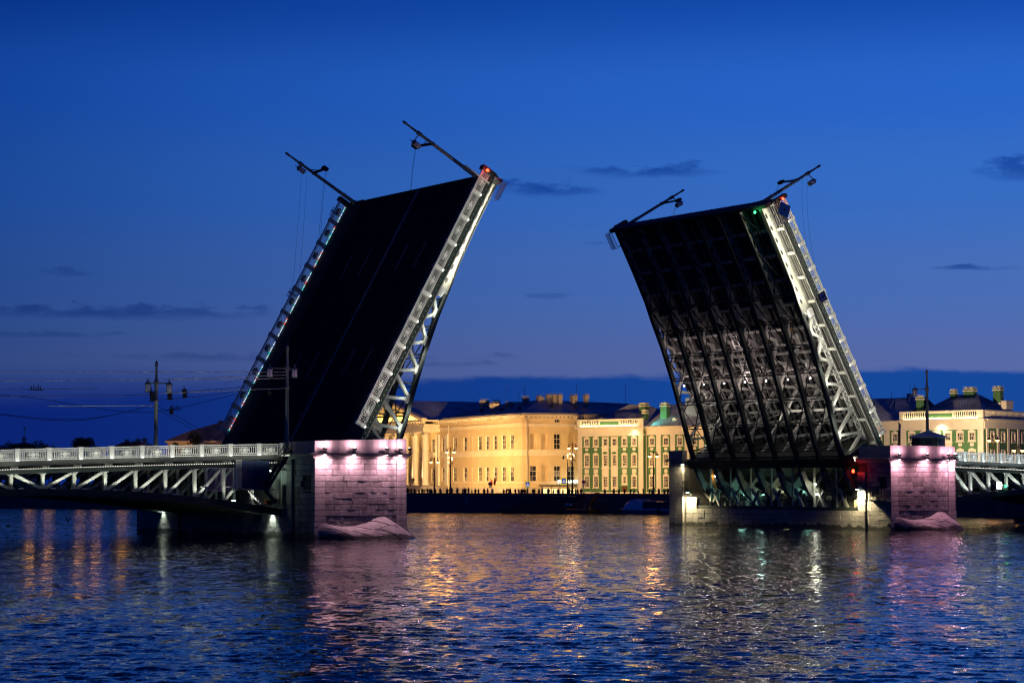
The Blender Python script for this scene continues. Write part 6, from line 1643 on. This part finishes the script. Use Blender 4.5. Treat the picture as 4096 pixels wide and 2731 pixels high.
light('gangway_light', 'SPOT', QW(160.5, 2.2, 8.5), (1, .50, .14), 1500, QW(159, -2, 1.5), .2, spot=60)
def boat():
    r = thing('tour_boat', 'white covered tour boat moored below the green museum', 'boat', QW(176.6, -4.5, 0), (0, 0, QA))
    m = MB(); secs = []
    for x, w, zb, zt in ((-10.3, .15, .5, 1.0), (-9.6, 1.0, .1, .95), (-8, 1.7, -.15, .9), (-4, 2.0, -.25, .85), (10, 2.0, -.25, .85)):
        secs.append([(x, -w, zt), (x, -w * .8, zb), (x, w * .8, zb), (x, w, zt)])
    m.grid(secs); m.face([s[0] for s in secs] + [s[3] for s in secs[::-1]]); m.build('hull', M['hull'], r)
    m = MB(); m.box(-9.4, 10, -2.05, -1.95, .62, .86); m.build('rubbing_strake', M['boatw'], r)
    m = MB(); pr = []
    for x, h, w in ((-8.7, .02, 1.4), (-8.5, .75, 1.45), (-8.0, 1.25, 1.5), (-7.2, 1.5, 1.55), (-6.2, 1.52, 1.6), (-5.6, 1.45, 1.6), (-4.6, 1.42, 1.6)):
        pr.append([(x, -w, .86), (x, -w * .98, .86 + h * .6), (x, -w * .8, .86 + h * .93), (x, 0, .86 + h), (x, w * .8, .86 + h * .93), (x, w * .98, .86 + h * .6), (x, w, .86)])
    m.grid(pr); m.build('cabin', M['boatw'], r, True)
    m = MB(); pr = []
    for x in (-4.6, 10):
        w, h = 1.6, 1.35
        pr.append([(x, -w, .86), (x, -w * .96, .86 + h * .65), (x, -w * .75, .86 + h * .93), (x, 0, .86 + h), (x, w * .75, .86 + h * .93), (x, w * .96, .86 + h * .65), (x, w, .86)])
    m.grid(pr); m.build('glass_canopy', M['boatg'], r, True)
    for x in range(8):
        m = MB(); xx = -4.6 + x * 2.05
        pts = [(xx, -1.62, .86), (xx, -1.56, 1.76), (xx, -1.22, 2.14), (xx, 0, 2.24)]
        for p, q in zip(pts[:-1], pts[1:]): m.beam(p, q, .06, .05)
        m.build('canopy_rib', M['hull'], r)
    m = MB(); m.box(-4.6, 10, -1.25, -1.1, 2.16, 2.22); m.build('roof_edge', M['boatw'], r)
    for x in (-6.9, -5.2): m = MB(); m.box(x - .5, x + .5, -1.0, 1.0, 2.36, 2.52); m.build('roof_hatch', M['boatw'], r)
    for x in (-8.9, -1.0):
        m = MB(); m.lathe([(.2, -.14), (.36, -.14), (.36, .14), (.2, .14)], n=12); o = m.build('tyre_fender', M['black'], r, loc=(x, -2.2, .5)); o.rotation_euler = (rad(90), 0, 0)
boat()
wire('mooring rope sagging from the boat to the landing stage', [QW(160.2, -4.5, .8), QW(163, -4.5, .35), QW(166.6, -4.5, .85)], .03, M['steel_m'], 'mooring ropes', 'mooring_rope')

# ------------------------------------------------------------------ things far behind the left span
def far_left():
    r = thing('cream_building', 'cream building with hipped metal roof behind the left span', 'building', (-81.0, 520, GZ), (0, 0, rad(-18)))
    m = MB(); wall_holes(m, lambda u, d, z: (u, d, z), 0, 30, 0, 12.2, [(2 + 3 * i, 3.4 + 3 * i, z, z + 2) for i in range(9) for z in (2, 6.5)], .3); m.build('wall', M['cream'], r)
    for i in range(9):
        for z in (2, 6.5): add_window(r, (2.7 + 3 * i, .28, z), 0, 1.4, 2, 2, 2)
    m = MB(); m.face([(0, 0, 0), (0, 20, 0), (0, 20, 12.2), (0, 0, 12.2)]); m.build('side_wall', M['cream'], r)
    m = MB(); m.box(-.5, 30.5, -.5, 20, 12.2, 12.6); m.build('cornice', M['cream_l'], r)
    m = MB(); e = 12.62
    A = [(-.4, -.4, e), (30.4, -.4, e), (30.4, 20, e), (-.4, 20, e)]; B = [(4.2, 3.5, 15.0), (26, 3.5, 15.0), (26, 16, 15.0), (4.2, 16, 15.0)]; T = [(9.5, 9.8, 17.3), (21, 9.8, 17.3)]
    for i in range(4): m.face([A[i], A[(i + 1) % 4], B[(i + 1) % 4], B[i]])
    m.face([B[0], B[1], T[1], T[0]]); m.face([B[2], B[3], T[0], T[1]]); m.face([B[3], B[0], T[0]]); m.face([B[1], B[2], T[1]]); rf = m.build('roof', M['roof_l'], r)
    m = MB(); seams(m, A[0], A[1], B[1], B[0], 24); seams(m, B[0], B[1], T[1], T[0], 20); tag(m.build('roof_seam', M['roof_l'], rf), None, None, None, 'stuff')
    chimney(r, 8, 12, 15.5, 17.6, .8, .8, M['brick'], M['brick'], 0)
    light('wall_wash', 'SPOT', (-84, 497, 8), (1, .5, .2), 7000, (-73, 521, 9), .3, spot=70)
    r = thing('low_house', 'low red roofed house with chimneys behind the left span', 'house', (-101.5, 560, GZ), (0, 0, rad(-8)))
    m = MB(); m.box(0, 9.5, 0, 8, 0, 11.7); m.build('wall', M['brick'], r)
    m = MB(); m.prism([(-.3, 11.7), (9.8, 11.7), (7.5, 13.0), (3.0, 13.0)], -.3, 8.3); m.build('roof', M['red'], r)
    for x, h in ((3.2, 1.2), (5.0, .9), (6.2, 1.4), (7.8, 1.6)): chimney(r, x, 3, 12.0, 12.4 + h, 1.0, .8, M['brick'], M['brick'], 0)
    r = thing('church', 'distant church dome with cross on the left skyline', 'church', (-331, 1500, GZ))
    m = MB(); m.lathe([(12, 0), (12, 20), (12.5, 20.3), (12, 21)], n=24); m.build('drum', M['brick'], r)
    m = MB(); m.lathe([(12, 21), (11.4, 24.5), (9.6, 27.5), (6.8, 29.6), (3.2, 30.6), (1.6, 31)], n=24); d = m.build('dome', M['roof_l'], r, True)
    m = MB(); m.lathe([(1.6, 31), (1.5, 33), (2.0, 33.3), (.6, 35), (.3, 36)], n=10); m.build('lantern', M['roof'], d)
    m = MB(); m.box(-.18, .18, -.18, .18, 36, 41.5); m.box(-1.5, 1.5, -.18, .18, 39.6, 40.0); m.box(-.8, .8, -.18, .18, 40.6, 40.9); m.build('cross', M['yellow'], d)
far_left()
def tree(label, x, y, h, rx, n, seed, group, trunk=.35):
    rn = random.Random(seed)
    r = thing('tree', label, 'tree', (x, y, GZ), (0, 0, 0), group)
    m = MB(); m.cyl((0, 0, 0), (.1, 0, h * .45), trunk, trunk * .6, 8); tips = []
    cl = []
    for i in range(7):
        a = rn.uniform(0, 6.28); q = Vector((math.cos(a) * rx * rn.uniform(.25, .65), math.sin(a) * rx * rn.uniform(.25, .65), h * rn.uniform(.55, .9))); m.cyl((.05, 0, h * rn.uniform(.25, .42)), q, trunk * .35, trunk * .08, 5); cl.append((q, rx * rn.uniform(.28, .5)))
    m.cyl((.1, 0, h * .42), (0, 0, h * .95), trunk * .5, trunk * .1, 6); cl.append((Vector((0, 0, h * .86)), rx * .38)); cl.append((Vector((0, 0, h * .62)), rx * .6))
    m.build('trunk', M['bark'], r)
    m = MB()
    for i in range(n):
        c, R = rn.choice(cl); d = Vector((rn.gauss(0, 1), rn.gauss(0, 1), rn.gauss(0, 1))).normalized() * R * rn.random() ** .4; d.z *= .85
        p = c + d; a = Vector((rn.gauss(0, 1), rn.gauss(0, 1), rn.gauss(0, 1))).normalized(); b = a.orthogonal().normalized(); s = rn.uniform(.18, .42)
        m.face([p - a * s, p + b * s * .6, p + a * s, p - b * s * .6])
    m.build('crown', M['leaf'], r)
LG = 'dark trees on the left skyline'; RG = 'dark trees behind the green museum roof'
for i, (px, h, rx, lb) in enumerate([(-134, 12.6, 4.5, 'dark tree at the left picture edge beside the dome'), (-128.5, 13.2, 4.6, 'second dark tree from the left edge, below the dome'), (-124.3, 14.2, 4.4, 'dark tree just right of the distant dome'), (-119.5, 12.4, 3.6, 'low dark tree right of the dome cluster'), (-112.2, 15.0, 3.2, 'single dark tree left of the first lamp post'), (-115, 11.6, 2.6, 'lowest dark tree between the dome cluster and the single tree')]):
    tree(lb, px, 580, h, rx * 1.35, 2200, 50 + i, LG)
tree('dark leafy tree beside the foot of the left leaf', -72.5, 508, 14.6, 3.9, 1300, 71, LG); tree('small dark tree in front of the cream roof behind the left span', -77.2, 508, 12.8, 2.2, 700, 72, LG)
for i, (px, py, h, lb) in enumerate([(80.2, 490, 20.8, 'leftmost'), (82.4, 491, 21.6, 'second'), (84.6, 492, 21.8, 'third'), (87.0, 490, 23.6, 'tallest'), (89.3, 491, 20.9, 'rightmost')]):
    tree('%s of the dark trees rising over the green museum roof' % lb, px, py, h, 2.6, 800, 90 + i, RG)

# ------------------------------------------------------------------ gulls over the river
for i, (X, Y, z, lb) in enumerate([(-49.5, 247, 1.0, 'with wings raised under the left span'), (-50.5, 222, .9, 'low over the water at the left edge'), (-58, 260, 1.3, 'against the orange glow under the span'), (-51.5, 243, .6, 'gliding flat beside the one with raised wings')]):
    r = thing('gull', 'dark gull ' + lb, 'gull', (X, Y, z), (0, 0, 1.0 + i), 'gulls under the left span')
    m = MB(); m.lathe([(.01, -.22), (.06, -.12), (.075, 0), (.05, .14), (.04, .2), (.01, .26)], n=8); o = m.build('body', M['bird'], r, True); o.rotation_euler = (rad(90), 0, 0)
    for s in (-1, 1):
        up = (.35, .05, .1, .02)[i]
        m = MB(); g = [[(s * .03, -.09, .02), (s * .03, .09, .02)], [(s * .32, -.11, .10 + up), (s * .32, .05, .10 + up)], [(s * .68, -.02, .06 + up * 1.4), (s * .66, .04, .06 + up * 1.4)]]; m.grid(g); m.grid([[(x, y, z_ - .015) for x, y, z_ in q] for q in g]); m.build('wing', M['bird'], r)

# ------------------------------------------------------------------ lights that belong to the bridge
RW = (1.0, 1.0, .84)
def bstrip(X0, X1, Y, Z, tY, tZ, e, col=RW, w=.12, spread=None):
    a = BW((X0 + X1) / 2, Y, Z); b = BW((X0 + X1) / 2, tY, tZ); light('railing_strip', 'AREA', a, col, e, b, X1 - X0, w, spread=spread)
for k in range(3):
    x0, x1 = -13 + 13.2 * k, -13 + 13.2 * (k + 1); zc = dk((x0 + x1) / 2)
    bstrip(x0, x1, -1.15, zc + .1, .1, zc + .85, 115)
def truss_strip(xm, x0, x1, e, col):
    n = max(1, round((x1 - x0) / 5))
    for i in range(n):
        a = x0 + (x1 - x0) * i / n; b = x0 + (x1 - x0) * (i + 1) / n; c = (a + b) / 2
        z = 4.70 - .0034 * (c - xm) ** 2 + .28
        bstrip(a, b, .78, z - .05, 1.12, z + .9, e * (b - a), col, .06, rad(105))
truss_strip(3.0, -14, 26.4, 11, (.95, 1, .86)); truss_strip(134.4, 111, 132, 14, (.9, 1, .97))
for x0, x1 in ((110.8, 122), (122, 134)):
    zc = dk((x0 + x1) / 2); bstrip(x0, x1, -1.15, zc + .1, .1, zc + .85, 120, (.90, 1, .98))
leaf_strip(leafL, 2.6, 32.6, -1.2, .12, (1, .55), .12, 180, (1, .95, .76), 'leaf_railing_strip')
leaf_strip(leafL, 20.5, 32.4, .55, -1.9, (.75, .75), .06, 330, (1, .94, .74), 'leaf_girder_strip')
for s0, s1 in ((1.6, 7.5), (7.5, 13.5), (13.5, 19.6)):
    sm = (s0 + s1) / 2
    leaf_strip(leafL, s0, s1, .72, prof(sm) + .55, (.62, 1.0), .06, 70, (.95, 1, .90), 'leaf_truss_strip')
    leaf_strip(leafR, s0, s1, .72, prof(sm) + .55, (.62, 1.0), .06, 110, (1, .95, .80), 'leaf_truss_strip')
leaf_strip(leafR, 2.6, 32.6, -1.2, .12, (1, .55), .12, 260, (1, .95, .76), 'leaf_railing_strip')
leaf_strip(leafR, 20.5, 32.4, .55, -1.9, (.75, .75), .06, 460, (1, .92, .70), 'leaf_girder_strip')
leaf_strip(leafR, 2, 32, .45, -1.3, (.05, 1), .06, 60, (1, .92, .74), 'leaf_footway_strip')
# row of work lamps across the underside of the right leaf
WL = []
for i, y in enumerate([3.4, 7.3, 11.2, 15.1, 19.0, 22.9, 26.8]):
    r = leafthing('work_lamp', '%s work lamp counted from the near side under the right leaf' % ['first', 'second', 'third', 'fourth', 'fifth', 'sixth', 'seventh'][i], 'work lamp', leafR, 12.0, y, -3.15, 'work lamps under the right leaf')
    m = MB(); m.lathe([(.02, -.08), (.07, -.04), (.09, .03), (.04, .12)], n=10); m.build('lens', E_['flood'], r, True); m = MB(); m.box(-.08, .08, -.08, .08, .12, .3); m.build('housing', M['black'], r)
    light('work_light', 'POINT', leafpt(leafR, 12.3, y, -2.7), (1, .78, .74), (70, 120, 45, 150, 60, 110, 80)[i], size=.2)
for y, e in ((4.4, 30), (8.0, 80), (13.2, 40), (17, 95), (21.0, 35), (26.5, 120)): light('underside_light', 'POINT', leafpt(leafR, 6.0 + (y % 3), y, -2.2), (1, .88, .78), e, size=.2)
for y in (3.4, 7.3, 11.2, 15.1, 19.0, 22.9, 26.8): light('underside_light', 'POINT', leafpt(leafR, 16.6, y, -1.9), (1, .76, .74), 18 + (y * 37 % 40), size=.2)
light('underside_light', 'POINT', leafpt(leafR, 4.5, 29.2, -2.2), (1, .97, .72), 60, size=.1)
light('underside_light', 'POINT', leafpt(leafL, 5.0, 4, -2.4), (1, .93, .8), 40, size=.1)
light('underside_light', 'POINT', leafpt(leafL, 12.0, 4, -2.0), (1, .9, .95), 30, size=.1)
# machine room lamps
for i, (X, y, z, col, e, lb) in enumerate([(103.6, 24.6, 4.8, (.40, 1, .80), 130, 'far end'), (103.2, 20.4, 3.6, (.5, 1, .85), 90, 'far half'), (104.0, 16.4, 4.6, (.95, 1, .55), 110, 'middle'), (103.8, 12.6, 4.4, (.4, 1, .8), 90, 'near half'), (101.0, 8.3, 5.1, (1, .93, .62), 40, 'near half, upper one'), (101.0, 8.1, 3.95, (1, .96, .75), 40, 'near half, lower one'), (104, 4.2, 4.0, (.3, 1, .75), 120, 'near end'), (102.0, 28.4, 6.1, (1, .95, .6), 40, 'top of the far end')]):
    r = bthing('work_lamp', 'small bright lamp in the right machine room, ' + lb, 'work lamp', (X, y, z), 'lamps in the machine room')
    m = MB(); m.lathe([(.02, -.1), (.09, -.05), (.10, .04), (.04, .1)], n=10); m.build('lens', E_['cool'], r, True); m = MB(); m.box(-.06, .06, -.06, .06, .1, .3); m.build('housing', M['black'], r)
    light('machine_light', 'POINT', BW(X - .2, y, z), col, e, size=.2)
